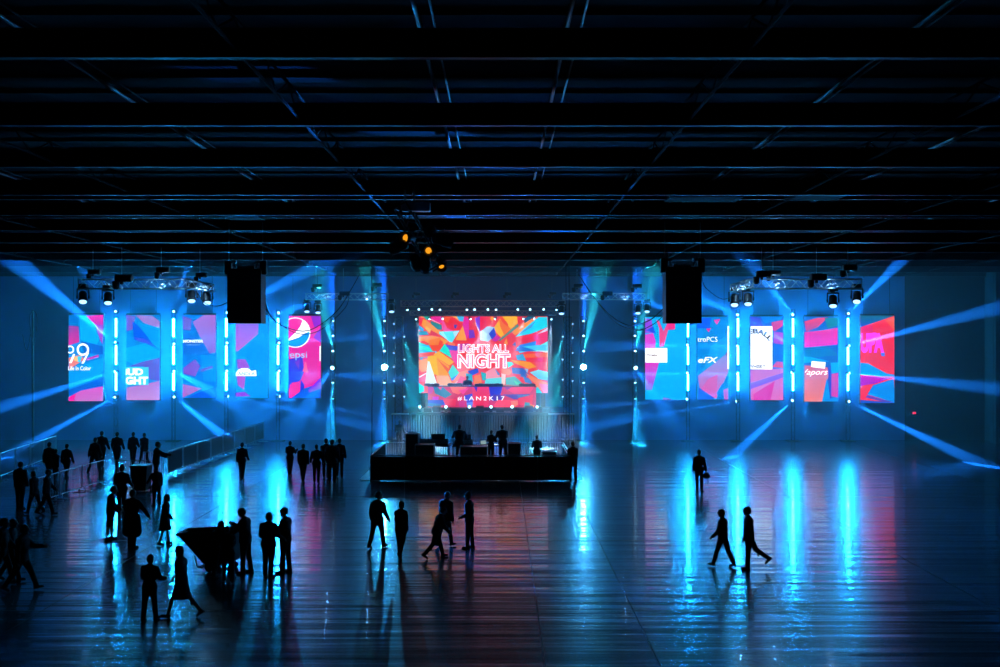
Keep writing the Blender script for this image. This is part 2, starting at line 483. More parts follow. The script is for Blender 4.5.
SD = 64.55
SIDE = [
 # rect, base colour, shapes (view), label
 ((69, 315, 103.7, 401), (0, 130, 220), conv([
   ([(55,90),(120,95),(110,160),(55,160)], (0,110,200)), ([(55,155),(115,160),(120,255),(55,275)], ((140,30,150),(215,20,150))),
   ([(120,95),(160,100),(245,230),(225,270),(130,240)], (0,165,235)), ([(160,95),(265,90),(265,150),(215,150)], ((235,0,170),(190,20,170))),
   ([(215,150),(265,150),(260,270),(245,240)], (150,30,180)), ([(130,250),(265,280),(265,330),(150,320)], (0,85,195)),
   ([(160,355),(235,330),(240,345),(165,368)], (185,30,170)), ([(55,420),(200,375),(265,350),(265,430),(200,480),(55,500)], (0,150,235)),
   ([(55,545),(265,470),(265,525),(60,580)], (0,85,205)), ([(60,585),(130,548),(265,522),(262,614),(50,614)], ((210,70,190),(195,100,190))),
   ([(50,590),(100,568),(85,614),(50,614)], (235,0,150)), ([(55,350),(130,330),(150,360),(60,420)], (235,120,110))], 60, 300, 6.06),
  'portrait LED screen with white rings and caption at the outer end of its row'),
 ((126.5, 315, 160, 400), (0, 128, 212), conv([
   ([(403,90),(460,100),(440,180),(405,190)], (105,80,195)), ([(460,92),(560,95),(606,130),(606,170),(510,140)], (150,110,195)),
   ([(440,130),(470,150),(590,290),(450,240)], (0,70,220)), ([(470,130),(606,172),(606,295),(560,262)], (0,145,220)),
   ([(450,225),(520,238),(570,275),(470,245)], (60,60,215)), ([(405,290),(520,260),(606,310),(606,350),(450,390),(405,370)], (0,160,232)),
   ([(420,402),(500,375),(560,360),(606,350),(606,490),(545,480),(540,400)], (85,65,190)), ([(405,530),(500,515),(606,488),(606,610),(405,610)], ((165,95,190),(190,130,205)))], 60, 300, 6.06),
  'portrait LED screen with cropped bold white block letters over a pale pink foot'),
 ((183, 315, 216, 398), (0, 108, 208), conv([
   ([(135,130),(200,88),(272,88),(272,310),(235,315),(180,220)], ((160,100,200),(120,100,210))), ([(70,92),(130,112),(122,180),(70,172)], (100,75,190)),
   ([(70,180),(180,230),(235,320),(70,320)], (10,95,205)), ([(80,400),(150,348),(180,390),(150,450),(80,432)], (115,55,190)),
   ([(180,320),(272,330),(272,480),(200,480)], (0,128,214)), ([(180,410),(250,385),(255,400),(185,425)], (90,80,200)), ([(70,492),(190,520),(70,578)], (165,95,190)),
   ([(90,575),(272,508),(272,580)], (0,65,210))], 170, 300, 5.882),
  'portrait LED screen with one small white line of lettering, before the half hidden screen'),
 ((236, 315, 268, 398), (0, 140, 228), conv([
   ([(385,140),(522,140),(520,200),(400,302),(385,302)], ((140,75,205),(180,85,195))), ([(395,350),(445,348),(472,400),(400,402)], (150,60,200)),
   ([(395,445),(445,450),(437,530),(400,500)], (165,65,195)), ([(388,545),(440,540),(475,566),(388,568)], (140,40,210))], 170, 300, 5.882),
  'portrait LED screen half hidden behind a black speaker stack, white lettering low down'),
 ((289, 316, 321, 398), (228, 0, 150), conv([
   ([(700,350),(780,330),(790,420),(770,470),(700,520)], ((60,20,200),(10,30,225))), ([(735,365),(765,350),(760,410)], (120,0,200)), ([(705,500),(720,485),(760,480),(782,545),(730,577),(702,570)], (238,0,150)),
   ([(800,360),(815,430),(780,420)], (240,90,150)), ([(772,470),(792,500),(780,577),(765,545)], (10,30,220)), ([(715,577),(790,520),(888,490),(888,580)], (0,85,222)), ([(815,530),(888,455),(888,520),(820,545)], (125,0,240)),
   ([(845,220),(888,160),(888,250)], (140,0,205)), ([(830,95),(888,90),(888,150),(850,160)], (140,0,200))], 170, 300, 5.882),
  'magenta portrait LED screen with a round tricolour emblem, nearest the stage on its side'),
 ((645, 317, 687, 399.5), (0, 165, 238), conv([
   ([(90,108),(130,118),(140,200),(90,200)], (140,60,215)), ([(90,210),(140,200),(155,250),(150,300),(90,300)], (215,50,200)), ([(90,380),(175,378),(120,470),(132,545),(95,545)], ((215,40,190),(120,80,210))),
   ([(158,120),(175,125),(202,190),(225,140),(270,140),(268,178),(230,182),(205,280),(178,285),(192,220)], (230,60,130)), ([(95,185),(155,205),(140,160)], (30,70,222)),
   ([(230,140),(272,140),(272,178),(230,180)], (238,20,120)), ([(200,590),(230,595),(260,605),(200,605)], (140,110,210))], 630, 300, 6.06),
  'portrait LED screen with a plain white card beside a pink Y shape'),
 ((697, 317, 728, 399.5), (0, 128, 212), conv([
   ([(405,108),(492,108),(480,172),(405,172)], (10,80,232)), ([(505,122),(547,114),(525,150)], (222,20,150)), ([(460,173),(492,170),(475,196)], (210,20,150)),
   ([(490,280),(600,200),(600,320),(440,440)], (20,150,225)), ([(410,460),(600,312),(600,425),(520,600),(420,530)], ((120,140,215),(200,90,180))),
   ([(470,480),(530,450),(520,600),(430,540)], (205,85,175)), ([(415,530),(520,600),(410,605)], (20,80,215)), ([(560,545),(600,530),(600,606),(560,606)], (175,90,190)), ([(525,560),(560,500),(570,606),(530,606)], (0,120,220)), ([(585,315),(600,312),(600,340),(580,335)], (120,30,150))], 630, 300, 6.06),
  'portrait LED screen with two short lines of white lettering and pink triangles'),
 ((750, 316.5, 783, 400), (20, 85, 205), conv([
   ([(90,100),(150,110),(170,160),(90,160)], (60,40,190)), ([(150,100),(285,100),(285,125),(180,140)], (0,120,215)), ([(220,135),(290,120),(290,155),(240,190),(222,180)], (205,45,140)), ([(235,192),(290,198),(290,270),(232,262)], (165,45,190)),
   ([(222,260),(290,280),(290,375),(222,390)], (10,95,205)), ([(225,405),(250,372),(290,375),(290,412)], ((190,60,170),(230,60,110))),
   ([(90,425),(292,415),(295,610),(95,610)], ((190,105,200),(215,100,180))), ([(110,570),(240,490),(212,610),(112,610)], (212,40,170)), ([(90,505),(292,440),(292,468),(92,540)], (125,75,222))], 735, 300, 6.06),
  'portrait LED screen with a tall white poster under arched dark lettering'),
 ((804, 316.5, 838, 401.5), (15, 95, 190), conv([
   ([(418,130),(500,108),(562,105),(500,165),(430,192)], ((230,40,100),(180,40,130))), ([(540,108),(626,108),(620,155),(560,172)], (20,130,160)), ([(418,195),(520,185),(620,168),(620,270),(418,288)], ((215,0,150),(230,0,185))),
   ([(418,290),(560,280),(626,335),(418,352)], (0,110,182)), ([(418,342),(460,345),(570,372),(418,380)], (0,155,225)), ([(418,395),(578,410),(525,616),(418,616)], ((200,90,130),(232,115,105))),
   ([(555,470),(578,616),(525,616)], (0,140,228)), ([(560,400),(590,385),(585,616),(575,616)], (40,60,200)), ([(582,448),(626,440),(622,590),(582,582)], (195,30,150)), ([(577,380),(626,378),(626,440),(582,446)], (0,160,222)), ([(540,600),(626,590),(626,616),(540,616)], (0,130,220))], 735, 300, 6.06),
  'portrait LED screen with white script lettering on a salmon field'),
 ((860, 315.7, 894, 403), (236, 18, 50), conv([
   ([(758,95),(965,95),(758,165)], ((20,100,130),(10,70,180))), ([(905,122),(968,98),(968,190)], (246,75,20)), ([(758,165),(830,145),(840,260),(758,300)], (225,10,100)), ([(880,320),(905,318),(905,340),(885,340)], (30,110,225)),
   ([(758,380),(805,385),(790,415),(890,442),(965,452),(965,470),(758,452)], (0,150,225)), ([(758,462),(965,462),(850,505),(758,520)], ((195,0,190),(150,0,190))),
   ([(835,515),(960,478),(968,630),(900,602),(800,572),(850,550)], (0,130,220)), ([(800,575),(960,620),(940,628),(790,590)], (90,50,170)), ([(758,605),(960,620),(968,630),(758,630)], (20,70,190)), ([(940,460),(968,470),(968,500)], (230,10,120))], 735, 300, 6.06),
  'red portrait LED screen with pink bubble letters, at the outer end of its row'),
]
SCR = []
for rect, base, polys, label in SIDE:
    r = led_root(rect, SD, label, 'portrait LED screens along the back wall')
    screen(r, rect, SD, base, polys)
    SCR.append(r)
W, INK = M['white'], M['ink']
PINK = glow('pink_pixels', lin((255, 40, 240)), 1.4); PALE = glow('pale_blue_pixels', lin((160, 210, 255)), 1.2)
GREYT = glow('grey_pixels', lin((150, 130, 140)), 1.); YEL = glow('yellow_pixels', lin((245, 190, 110)), 1.3); CYN = glow('cyan_pixels', lin((60, 200, 235)), 1.3)
REDP = glow('crimson_pixels', lin((235, 0, 140)), 1.4); BLUP = glow('blue_pixels', lin((0, 130, 225)), 1.4)
# rings and caption
r, rc = SCR[0], SIDE[0][0]
ring(r, SD, 'emblem', 71.0, 349.5, 2.6, 4.0, W, -.13, rc); ring(r, SD, 'emblem', 83.7, 349.5, 4.2, 6.2, W, -.13, rc)
shape(r, SD, 'emblem', [[(87.5, 354), (90, 352.5), (84.5, 363.5), (82.2, 363.5)], [(74, 354), (76, 354), (72.5, 363), (70, 363)]], W, -.132, rc)
shape(r, SD, 'emblem', [[(74.5, 357), (78, 356), (79, 361.5), (75, 360.5)]], YEL, -.128, rc); shape(r, SD, 'emblem', [[(78.5, 356.5), (83, 356), (81, 362.5), (77.8, 361.5)]], CYN, -.127, rc)
letters(r, 'Life In Color', (69.2, 366, 92, 370.3), SD, W, weight=.012)
# block letters
r, rc = SCR[1], SIDE[1][0]
shape(r, SD, 'card', [[(126.5, 367), (149.3, 367), (149.3, 385), (126.5, 385)]], CYN, -.13, rc)
letters(r, 'BUD', (122.5, 368.3, 144, 375.3), SD, W, clip=(126.6, 160), weight=.05)
letters(r, 'LIGHT', (118.5, 376.5, 149, 384.4), SD, W, clip=(126.8, 160), weight=.05)
r = SCR[2]
letters(r, 'MONSTER', (184, 339.8, 204, 342.6), SD, W, weight=.03)
letters(r, 'ENERGY', (188, 344.2, 201, 345.3), SD, PALE, space=1.5)
r, rc = SCR[3], SIDE[3][0]
shape(r, SD, 'emblem', [[(236.3, 373), (239, 369.5), (243, 368), (249, 368.5), (252, 371), (256.5, 370.2), (257, 376), (236.3, 376)]], W, -.13, rc)
letters(r, 'ANDLA', (238.5, 371.8, 255.5, 375.2), SD, BLUP, weight=.02)
# round emblem
r, rc = SCR[4], SIDE[4][0]
cx, cy, R_ = 295.6, 332.6, 15.2
shape(r, SD, 'emblem', [circ(cx, cy, R_)], W, -.12, rc)
shape(r, SD, 'emblem', [[(cx - 14, cy + 1)] + [(cx + 14.2 * math.cos(a), cy + 14.2 * math.sin(a)) for a in [PI + .05 + k * (PI * .66) / 14 for k in range(15)]] + [(cx + 5, cy - 6), (cx + 1, cy - 1), (cx - 6, cy + 6), (cx - 12, cy + 8)]], REDP, -.13, rc)
shape(r, SD, 'emblem', [[(cx - 12, cy + 9.5), (cx - 4, cy + 7.5), (cx + 4, cy + 4.5), (cx + 10, cy + .5), (cx + 14.2, cy - 1)] + [(cx + 14.2 * math.cos(a), cy + 14.2 * math.sin(a)) for a in [.05 + k * (PI * .75) / 14 for k in range(15)]]], BLUP, -.131, rc)
letters(r, 'pepsi', (284.6, 351.5, 307.5, 360), SD, PALE, clip=(289.6, 321))
shape(r, SD, 'bright_column', [[(319.9, 346), (321, 346), (321, 361), (319.9, 361)]], W, -.12)
r, rc = SCR[5], SIDE[5][0]
shape(r, SD, 'card', [[(645, 348), (667, 348), (667, 362.5), (645, 362.5)]], W, -.13, rc)
letters(r, 'TITOMINI', (646, 354.2, 656.8, 356.6), SD, GREYT, weight=.04)
r = SCR[6]
letters(r, 'metroPCS', (689, 336.8, 717, 341.8), SD, W, clip=(697, 728), weight=.0)
letters(r, 'eFX', (697.6, 357, 717.6, 362.8), SD, W, shear=.25, weight=.02)
shape(r, SD, 'bright_column', [[(727, 326), (728.6, 326), (728.6, 369), (727, 369)]], W, -.12)
r, rc = SCR[7], SIDE[7][0]
shape(r, SD, 'card', [[(750, 326.3), (771.8, 326.3), (771.8, 369.3), (750, 369.3)]], W, -.13, rc)
letters(r, 'FIREBALL', (738, 328, 772, 333), SD, INK, clip=(750.3, 771.5), arc=(754, 350.5, 17), weight=.04)
letters(r, 'WHISKY', (748, 364.6, 765, 368.2), SD, INK, clip=(750.2, 783), weight=.03)
r, rc = SCR[8], SIDE[8][0]
shape(r, SD, 'card', [[(811, 361), (825, 362.2), (824.2, 368.6), (810.4, 366.8)]], W, -.13)
letters(r, 'SEVEN', (813, 363.6, 823, 366.2), SD, GREYT, rot=.06, yoff=-.17)
letters(r, 'Vapors', (802, 369, 827, 376.5), SD, W, clip=(804.2, 838), shear=.35, weight=.005)
r, rc = SCR[9], SIDE[9][0]
letters(r, 'UPA', (859.5, 333, 883, 353), SD, PINK, clip=(860.2, 894), weight=.06)
shape(r, SD, 'emblem', [circ(873.5, 338, 5.5, PI, 2 * PI)], PINK, -.135, rc)

# main screen at the back of the stage
MD = 70.0
mrect = (419, 316.4, 547.6, 393)
A = conv([
 ([(238,205),(1000,205),(1000,700),(238,700)], (232,40,50)),
 ([(238,215),(300,215),(342,270),(290,312),(238,285)], (235,15,60)), ([(245,205),(290,205),(300,225),(245,215)], (240,140,60)),
 ([(290,235),(350,270),(515,395),(480,432),(380,422),(300,345),(270,310)], (250,150,30)), ([(330,330),(390,370),(380,420),(310,350)], (245,185,50)),
 ([(290,205),(372,205),(360,245),(330,250)], (30,170,150)), ([(375,220),(430,205),(522,205),(522,290),(400,248)], (230,20,140)), ([(370,230),(500,292),(500,300),(380,245)], (240,190,210)),
 ([(380,260),(520,312),(525,372),(470,367),(390,300)], (10,130,140)), ([(525,230),(590,352),(680,392),(560,396),(525,362)], (240,70,150)),
 ([(545,215),(640,210),(720,260),(772,340),(760,390),(680,390),(590,330),(540,240)], (235,20,40)), ([(560,208),(640,208),(600,290),(560,262)], (240,80,30)), ([(640,205),(715,205),(735,260),(690,225)], (250,170,80)),
 ([(712,205),(800,205),(790,270),(742,265)], (60,180,232)), ([(675,310),(715,310),(700,360),(680,350)], (40,60,160)), ([(800,205),(862,240),(862,430),(838,490),(770,400),(790,270)], (225,20,150)),
 ([(862,205),(960,205),(960,250),(900,300),(862,380)], (230,25,80)), ([(490,392),(560,396),(745,382),(700,440),(640,548),(600,505),(490,425)], (60,220,235)), ([(490,400),(540,390),(600,500),(560,470)], (160,240,240)),
 ([(660,400),(742,388),(690,470),(675,440)], (180,225,240)), ([(238,315),(300,360),(292,392),(238,375)], (30,170,232)), ([(238,390),(330,390),(362,435),(238,442)], (20,150,180)),
 ([(385,375),(470,420),(482,450),(375,437)], (222,30,40)), ([(238,460),(400,445),(520,470),(602,520),(560,547),(400,562),(300,510),(238,510)], (250,150,45)),
 ([(370,500),(500,470),(542,530),(460,602),(430,640),(360,560)], (250,125,10)), ([(500,500),(545,525),(470,600)], (240,50,20)), ([(238,525),(330,560),(402,602),(430,650),(238,650)], ((25,225,205),(10,150,225))),
 ([(490,640),(560,545),(630,660)], (10,225,200)), ([(570,550),(722,602),(700,660),(620,660)], (40,70,200)), ([(690,505),(740,430),(785,320),(800,440),(835,505)], (250,155,35)),
 ([(690,500),(835,508),(720,525)], (232,20,60)), ([(620,520),(690,545),(690,580),(600,550)], (245,110,60)), ([(862,375),(922,375),(940,470),(862,480)], (110,50,190)), ([(862,480),(1000,470),(1000,560),(862,545)], (232,20,80)),
 ([(940,230),(1000,200),(1000,400),(960,330)], (120,30,200)), ([(720,550),(862,540),(862,640),(720,640)], (190,30,160))], 400, 300, 12.5)
B = conv([
 ([(0,200),(80,210),(90,335),(30,395),(0,370)], (235,10,60)), ([(125,232),(150,202),(178,235),(150,262)], (250,160,10)),
 ([(90,330),(180,340),(200,440),(100,520),(0,500),(0,400)], (150,190,225)), ([(110,420),(175,345),(205,440),(150,495)], (30,60,200)),  # the pale field is a lamp beam's glow painted into the clip
 ([(178,340),(270,203),(462,203),(472,290),(262,467),(200,402)], (250,178,12)), ([(240,240),(330,300),(385,362),(300,432),(250,330)], (245,110,20)), ([(240,218),(275,205),(350,300),(352,335),(290,290)], (236,50,25)),
 ([(228,505),(472,298),(484,330),(250,515)], (60,140,130)), ([(462,208),(540,208),(522,270),(480,290)], (232,30,40)), ([(400,405),(520,300),(680,225),(722,212),(562,352),(440,442)], (250,145,60)),
 ([(478,372),(545,268),(552,340)], (240,150,135)), ([(540,235),(600,205),(690,205),(560,290)], (10,90,130)), ([(438,462),(620,300),(732,213),(840,213),(842,340),(640,422)], (20,210,236)), ([(438,462),(560,370),(702,258),(640,345)], (75,150,220)),
 ([(720,422),(845,345),(845,382),(740,432)], (225,215,240)), ([(408,492),(722,400),(732,470),(440,582),(408,552)], (235,15,60)), ([(700,430),(845,388),(845,502),(702,588),(690,520)], (240,40,110)),
 ([(430,622),(500,560),(702,512),(692,590),(560,645)], (20,130,230)), ([(600,640),(845,515),(845,645)], (100,235,240)), ([(260,502),(400,470),(422,622),(370,562),(260,547)], (236,50,50)), ([(300,540),(330,470),(350,560)], (245,150,60)),
 ([(150,502),(200,440),(262,470),(200,522)], (200,20,160)), ([(405,560),(440,520),(450,560),(420,640)], (70,110,180))], 480, 300, 12.5)
C = conv([
 ([(160,0),(330,0),(330,110),(160,110)], (15,180,225)), ([(170,0),(255,20),(300,60),(170,40)], (25,225,205)), ([(258,0),(372,0),(335,60),(290,52)], (240,70,40)), ([(352,52),(402,0),(432,30),(462,118)], (10,222,200)),
 ([(420,0),(512,10),(512,47),(440,37)], (40,60,202)), ([(440,45),(520,52),(520,200),(470,132)], (230,0,150)), ([(165,72),(312,60),(320,100),(165,110)], (238,70,60)), ([(170,110),(212,110),(190,142)], (20,140,180)),
 ([(165,140),(250,115),(242,232),(190,240),(165,200)], (250,150,70)), ([(248,100),(322,90),(352,200),(345,275),(270,245),(245,140)], (250,190,22)), ([(300,82),(345,55),(482,150),(440,182),(330,112)], (250,180,32)),
 ([(325,110),(440,188),(430,275),(345,275)], (247,160,45)), ([(330,120),(440,215),(432,255)], (240,90,60)), ([(318,272),(430,270),(462,332),(430,362),(340,362)], (250,172,112)),
 ([(165,290),(240,242),(230,322),(165,332)], (232,70,110)), ([(170,280),(238,245),(240,252),(172,292)], (240,230,240)), ([(160,330),(215,370),(215,412),(175,428),(160,420)], (10,212,220)), ([(165,425),(252,430),(252,492)], (120,230,250)),
 ([(430,242),(470,173),(527,245),(460,312)], (15,205,195)), ([(450,302),(525,250),(532,280),(465,317)], (20,120,222)), ([(530,242),(612,215),(602,262),(500,332),(440,362)], (245,110,80)), ([(460,355),(570,280),(580,300),(500,362)], (245,170,170)),
 ([(540,272),(580,290),(570,350),(500,345)], (230,30,100)), ([(600,232),(692,205),(702,242),(640,272)], (30,80,212)), ([(585,250),(640,260),(652,332),(590,302)], (20,170,190)), ([(660,272),(715,262),(715,348),(660,345)], (250,125,20)),
 ([(225,355),(235,260),(248,145),(264,145),(292,262),(335,358)], (228,250,246))], 400, 345, 8.89)  # white wedge: a stage light's beam painted over the clip colours
D = conv([
 ([(200,60),(300,0),(345,60),(300,130)], (235,60,90)), ([(330,20),(500,0),(605,0),(605,60),(480,42),(350,72)], (70,200,236)), ([(310,52),(362,10),(502,50),(420,57)], (20,110,212)), ([(500,48),(605,52),(605,72)], (235,240,245)),
 ([(385,82),(605,65),(605,112),(400,118)], (246,100,45)), ([(398,115),(605,108),(605,155),(410,155)], (235,20,52)), ([(430,152),(605,150),(605,215),(480,212)], (240,70,62)),
 ([(265,128),(310,138),(442,150),(502,195),(430,212),(310,162)], (250,150,22)), ([(240,148),(282,150),(300,172),(248,202)], (20,212,200)), ([(318,92),(380,78),(412,142),(330,132)], (30,160,212)), ([(310,165),(430,212),(370,225),(300,190)], (235,30,70)),
 ([(190,210),(262,215),(280,240),(262,268),(190,262)], (245,110,72)), ([(280,200),(385,205),(440,262),(400,290),(290,262)], (40,95,182)), ([(290,252),(362,262),(352,288),(280,275)], (225,20,80)), ([(395,205),(430,215),(420,250)], (150,180,220)),
 ([(440,242),(520,218),(605,240),(605,315),(520,302)], ((140,225,238),(70,190,232))), ([(408,250),(605,342),(605,430),(490,372),(468,322)], (246,130,72)), ([(520,340),(605,352),(605,428),(560,422)], (246,110,140)), ([(400,262),(500,350),(480,370)], (235,40,60)),
 ([(475,405),(510,368),(555,430),(480,430)], (10,212,215)), ([(228,290),(310,278),(402,362),(228,352)], (20,160,150)), ([(300,312),(372,352),(320,352)], (30,202,140)), ([(380,270),(440,300),(470,350),(400,330)], (60,130,200)),
 ([(50,240),(130,195),(185,290),(170,300),(50,300)], (245,150,172)), ([(130,205),(180,260),(160,270)], (60,150,210)), ([(50,300),(200,285),(192,350),(40,350)], (95,215,216)), ([(190,250),(228,262),(222,350),(192,350)], (245,200,190)),
 ([(0,270),(22,350),(0,350)], (250,130,30)), ([(8,238),(55,252),(52,312),(20,312)], (10,170,172))], 480, 345, 8.89)
mr_ = led_root(mrect, MD, 'large landscape LED screen of bright coloured shards with event title behind the stage', None, .3, False)
screen(mr_, mrect, MD, (232, 40, 60), A + B + C + D)
b = MB()
for sx in (-4.2, 4.2):
    b.box((sx, .3, -(mr_.location.z - 1.73) / 2 + .06), (.3, .3, mr_.location.z - 1.73 + .1))
b.box((0, .3, -(mr_.location.z - 1.73) + .04), (8.9, .4, .08)); b.build('stand', M['black'], mr_)
HOT = glow('title_pixels', (1., .96, 1.), 1.6)
def outlined(root, body, box, d, grow):
    """white letters whose hearts show pale pink: an open outline title"""
    letters(root, body, box, d, HOT, yoff=-.2, weight=grow)
    return letters(root, body, (box[0] + .7, box[1] + .7, box[2] - .7, box[3] - .7), d, glow('title_core', lin((236, 110, 150)), 1.2), yoff=-.22, weight=.0, name='lettering_core')
outlined(mr_, 'LIGHTS ALL', (458, 344, 509, 352.8), MD, .05)
outlined(mr_, 'NIGHT', (457.5, 353.5, 510.5, 368.3), MD, .06)

# ------------------------------------------------------------------ moving heads
def head_meshes():
    b = MB(); b.box((0, 0, 0), (.30, .24, .13), bev=.02); b.box((.1, -.122, 0), (.07, .01, .05)); b.tube((0, 0, -.06), (0, 0, -.09), .07, seg=12)
    base = b.mesh('base', M['case'])
    b = MB(); b.box((0, 0, .27), (.40, .12, .05), bev=.012)
    for s in (-1, 1):
        b.box((s * .185, 0, .13), (.04, .11, .30), bev=.012); b.tube((s * .16, 0, 0), (s * .215, 0, 0), .06, seg=12)
    yoke = b.mesh('yoke', M['case'])
    b = MB(); b.lathe([(.07, -.22), (.115, -.19), (.13, -.1), (.13, .04), (.15, .08), (.155, .2), (.145, .215), (.13, .20)], seg=14)
    for k in range(4): b.box((0, 0, -.16 + .04 * k), (.27, .03, .012))
    head = b.mesh('head', M['case'], True)
    out = [base, yoke, head]
    for m in ('lens', 'lens_dim', 'lens_big'):
        b = MB(); b.lathe([(.10, .195), (.125, .20), (.11, .222), (.05, .235)], seg=16)
        out.append(b.mesh('lens', M[m]))
    return out
HM = head_meshes()
LENS = {'lens': 3, 'lens_dim': 4, 'lens_big': 5}
DEEP, AZURE, CYAN, TEAL, ICE = (.003, .07, 1.), (.006, .19, 1.), (.01, .42, 1.), (.02, .62, .80), (.55, .78, 1.)
BEAM = 1.0
NSPOT = [0]
def moving_head(pos, up, aim, label, group, s=1., lens='lens', power=0., deg=6., col=AZURE, blend=.6, name='moving_head'):
    pos, u, a = V(pos), V(up).normalized(), V(aim).normalized()
    t = u.cross(a)
    if t.length < .02: t = u.cross(V((0, 1, 0))) if abs(u.y) < .9 else u.cross(V((1, 0, 0)))
    t.normalize()
    root = thing(name, label, 'stage light', pos + u * .40 * s, 0, group)
    rel = Matrix.Translation(pos - root.location)
    def fr(x, z):
        y = z.cross(x)
        return Matrix((x, y, z)).transposed().to_4x4()
    S = Matrix.Scale(s, 4)
    bx = V((1, 0, 0)) if abs(u.x) < .9 else V((0, 1, 0))
    bx = (bx - u * bx.dot(u)).normalized()
    link('base', HM[0], root, mx=Matrix.Translation(-u * .02 * s) @ fr(bx, u) @ S)
    link('yoke', HM[1], root, mx=rel @ fr(t, u) @ S)
    hd = link('head', HM[2], root, mx=rel @ fr(t, a) @ S)
    link('lens', HM[LENS[lens]], hd)
    if power:
        L = bpy.data.lights.new('beam_lamp', 'SPOT')
        L.energy = power * BEAM; L.color = col; L.spot_size = math.radians(deg); L.spot_blend = blend; L.shadow_soft_size = .06
        lo = link('beam_lamp', L, hd, mx=Matrix.Translation((0, 0, .27)) @ Matrix.Rotation(PI, 4, 'X'))
        NSPOT[0] += 1
    return root

def lattice(b, A, B, s, n, rc=.022, rd=.012, side=None):
    """a box truss from A to B, s wide: four chords and zigzag braces"""
    A, B = V(A), V(B); d = (B - A).normalized()
    sd = V(side) if side else V((0, 0, 1))
    y = sd.cross(d).normalized(); z = d.cross(y).normalized()
    cs = [(y * i + z * j) * s / 2 for i, j in ((-1, -1), (1, -1), (1, 1), (-1, 1))]
    for c in cs: b.tube(A + c, B + c, rc, seg=6)
    for k in range(4):
        c0, c1 = cs[k], cs[(k + 1) % 4]
        for i in range(n):
            p, q = A + (B - A) * (i / n), A + (B - A) * ((i + 1) / n)
            b.tube(p + (c0 if i % 2 else c1), q + (c1 if i % 2 else c0), rd, seg=5)
        b.tube(A + c0, A + c1, rc, seg=5); b.tube(B + c0, B + c1, rc, seg=5)
    return b

# ------------------------------------------------------------------ light towers between the side screens
TD = 64.3
G_T, G_TUBE, G_H = 'truss towers with lamps by the screens', 'glowing cyan tubes on the light towers', 'moving heads on the light towers'
nick = ['ring', 'block-letter', 'small-text', 'half-hidden', 'round-emblem', 'white-card', 'two-line', 'poster', 'script', 'red']
TOW = [
 (116, 0, 1, [(312, 88, 277, 58, 4, 1.), (343, 8, 256, 52, 8, 2.2), (371, -20, 414, 54, 7, 1.6), (396.5, 18, 450, 56, 6, 1.8)]),
 (173.5, 1, 2, [(312, 184, 279, 58, 4, 1.), (344, 209, 338, 57, 3.5, 1.), (371, 232, 402, 53, 6, 1.4), (396.5, 224, 436, 57, 6, 2.2)]),
 (226.3, 2, 3, [(313, 303, 273, 55, 6, 1.4), (343, 290, 336, 56, 3.5, .9), (371, 280, 375, 55, 3.5, .9), (396, 340, 420, 62.5, 6, 1.6)]),
 (278, 3, 4, [(313, 312, 303, 57, 4, 1.), (343, 395, 335, 54, 4, .9), (371, 380, 378, 58, 5, 1.), (396, 352, 412, 62.5, 5, 1.)]),
 (688, 5, 6, [(317, 655, 305, 57, 4, .8), (345, 640, 346, 56, 4, 1.), (373, 630, 375, 56, 4, 1.), (399, 640, 403, 60, 4, .8)]),
 (738, 6, 7, [(315, 692, 295, 55, 5, 1.4), (346, 692, 346, 57, 3.5, .9), (374, 690, 375, 56, 3.5, .9), (401, 636, 419, 62.5, 5, 1.6)]),
 (793, 7, 8, [(315, 771, 288, 57, 5, 1.4), (346, 768, 332, 57, 4, 1.1), (372, 730, 389, 62, 5, 1.4), (400, 752, 438, 58, 5, 2.2)]),
 (848, 8, 9, [(314, 890, 272, 55, 5, 2.), (346, 1010, 305, 54, 7, 1.7), (373, 1010, 390, 54, 7, 1.4), (401, 1010, 478, 50, 5, 3.)]),
]
HN = ['topmost', 'second from top', 'third from top', 'lowest']
TN = ['top', 'middle', 'bottom']
BP = 280000.
tubem = MB(); tubem.lathe([(.035, 0), (.052, .01), (.052, 1.2), (.035, 1.21)], seg=12); tubem = tubem.mesh('tube', M['tube'], True)
tubem_thin = MB(); tubem_thin.lathe([(.03, 0), (.042, .01), (.042, 1.2), (.03, 1.21)], seg=10); tubem_thin = tubem_thin.mesh('tube', M['tube'], True)
brk = MB(); brk.box((0, .09, -.01), (.14, .28, .04)); brk.box((0, .09, 1.22), (.14, .28, .04)); brk.box((0, .2, .6), (.04, .03, 1.26)); brk = brk.mesh('bracket', M['case'])
for tx, a, c, heads in TOW:
    base = P(tx, 440, TD); base.z = 0
    where = f'between the {nick[a]} and {nick[c]} screens'
    t = thing('light_tower', f'slim truss tower standing {where}', 'light tower', base, 0, G_T)
    b = MB(); b.box((0, 0, .02), (.8, .8, .04), bev=.01)
    b.build('base_plate', M['black'], t)
    b = MB(); lattice(b, (0, 0, .04), (0, 0, 8.45), .2, 22, .012, .006, (0, 1, 0)); b.build('mast', M['black'], t)
    for k, (ya, yb) in enumerate(((318.5, 337), (345.5, 364.5), (372, 390.5))):
        p0 = P(tx, yb, TD - .42); p1 = P(tx, ya, TD - .42)
        tb = thing('light_tube', f'{TN[k]} glowing cyan tube on the tower {where}', 'light tube', p0, 0, G_TUBE)
        sc_ = (p1.z - p0.z) / 1.21
        link('tube', tubem_thin if tx == 688 else tubem, tb, mx=Matrix.Diagonal((1, 1, sc_, 1)))
        link('bracket', brk, tb, mx=Matrix.Diagonal((1, 1, sc_, 1)))
    for k, (py, qx, qy, qd, dg, pw) in enumerate(heads):
        p = P(tx, py, TD - .45)
        moving_head(p, (0, 1, 0), P(qx, qy, qd) - p, f'{HN[k]} moving head on the light tower {where}', G_H, .62, 'lens', BP * pw * 1.5, dg * .72, AZURE, .4)

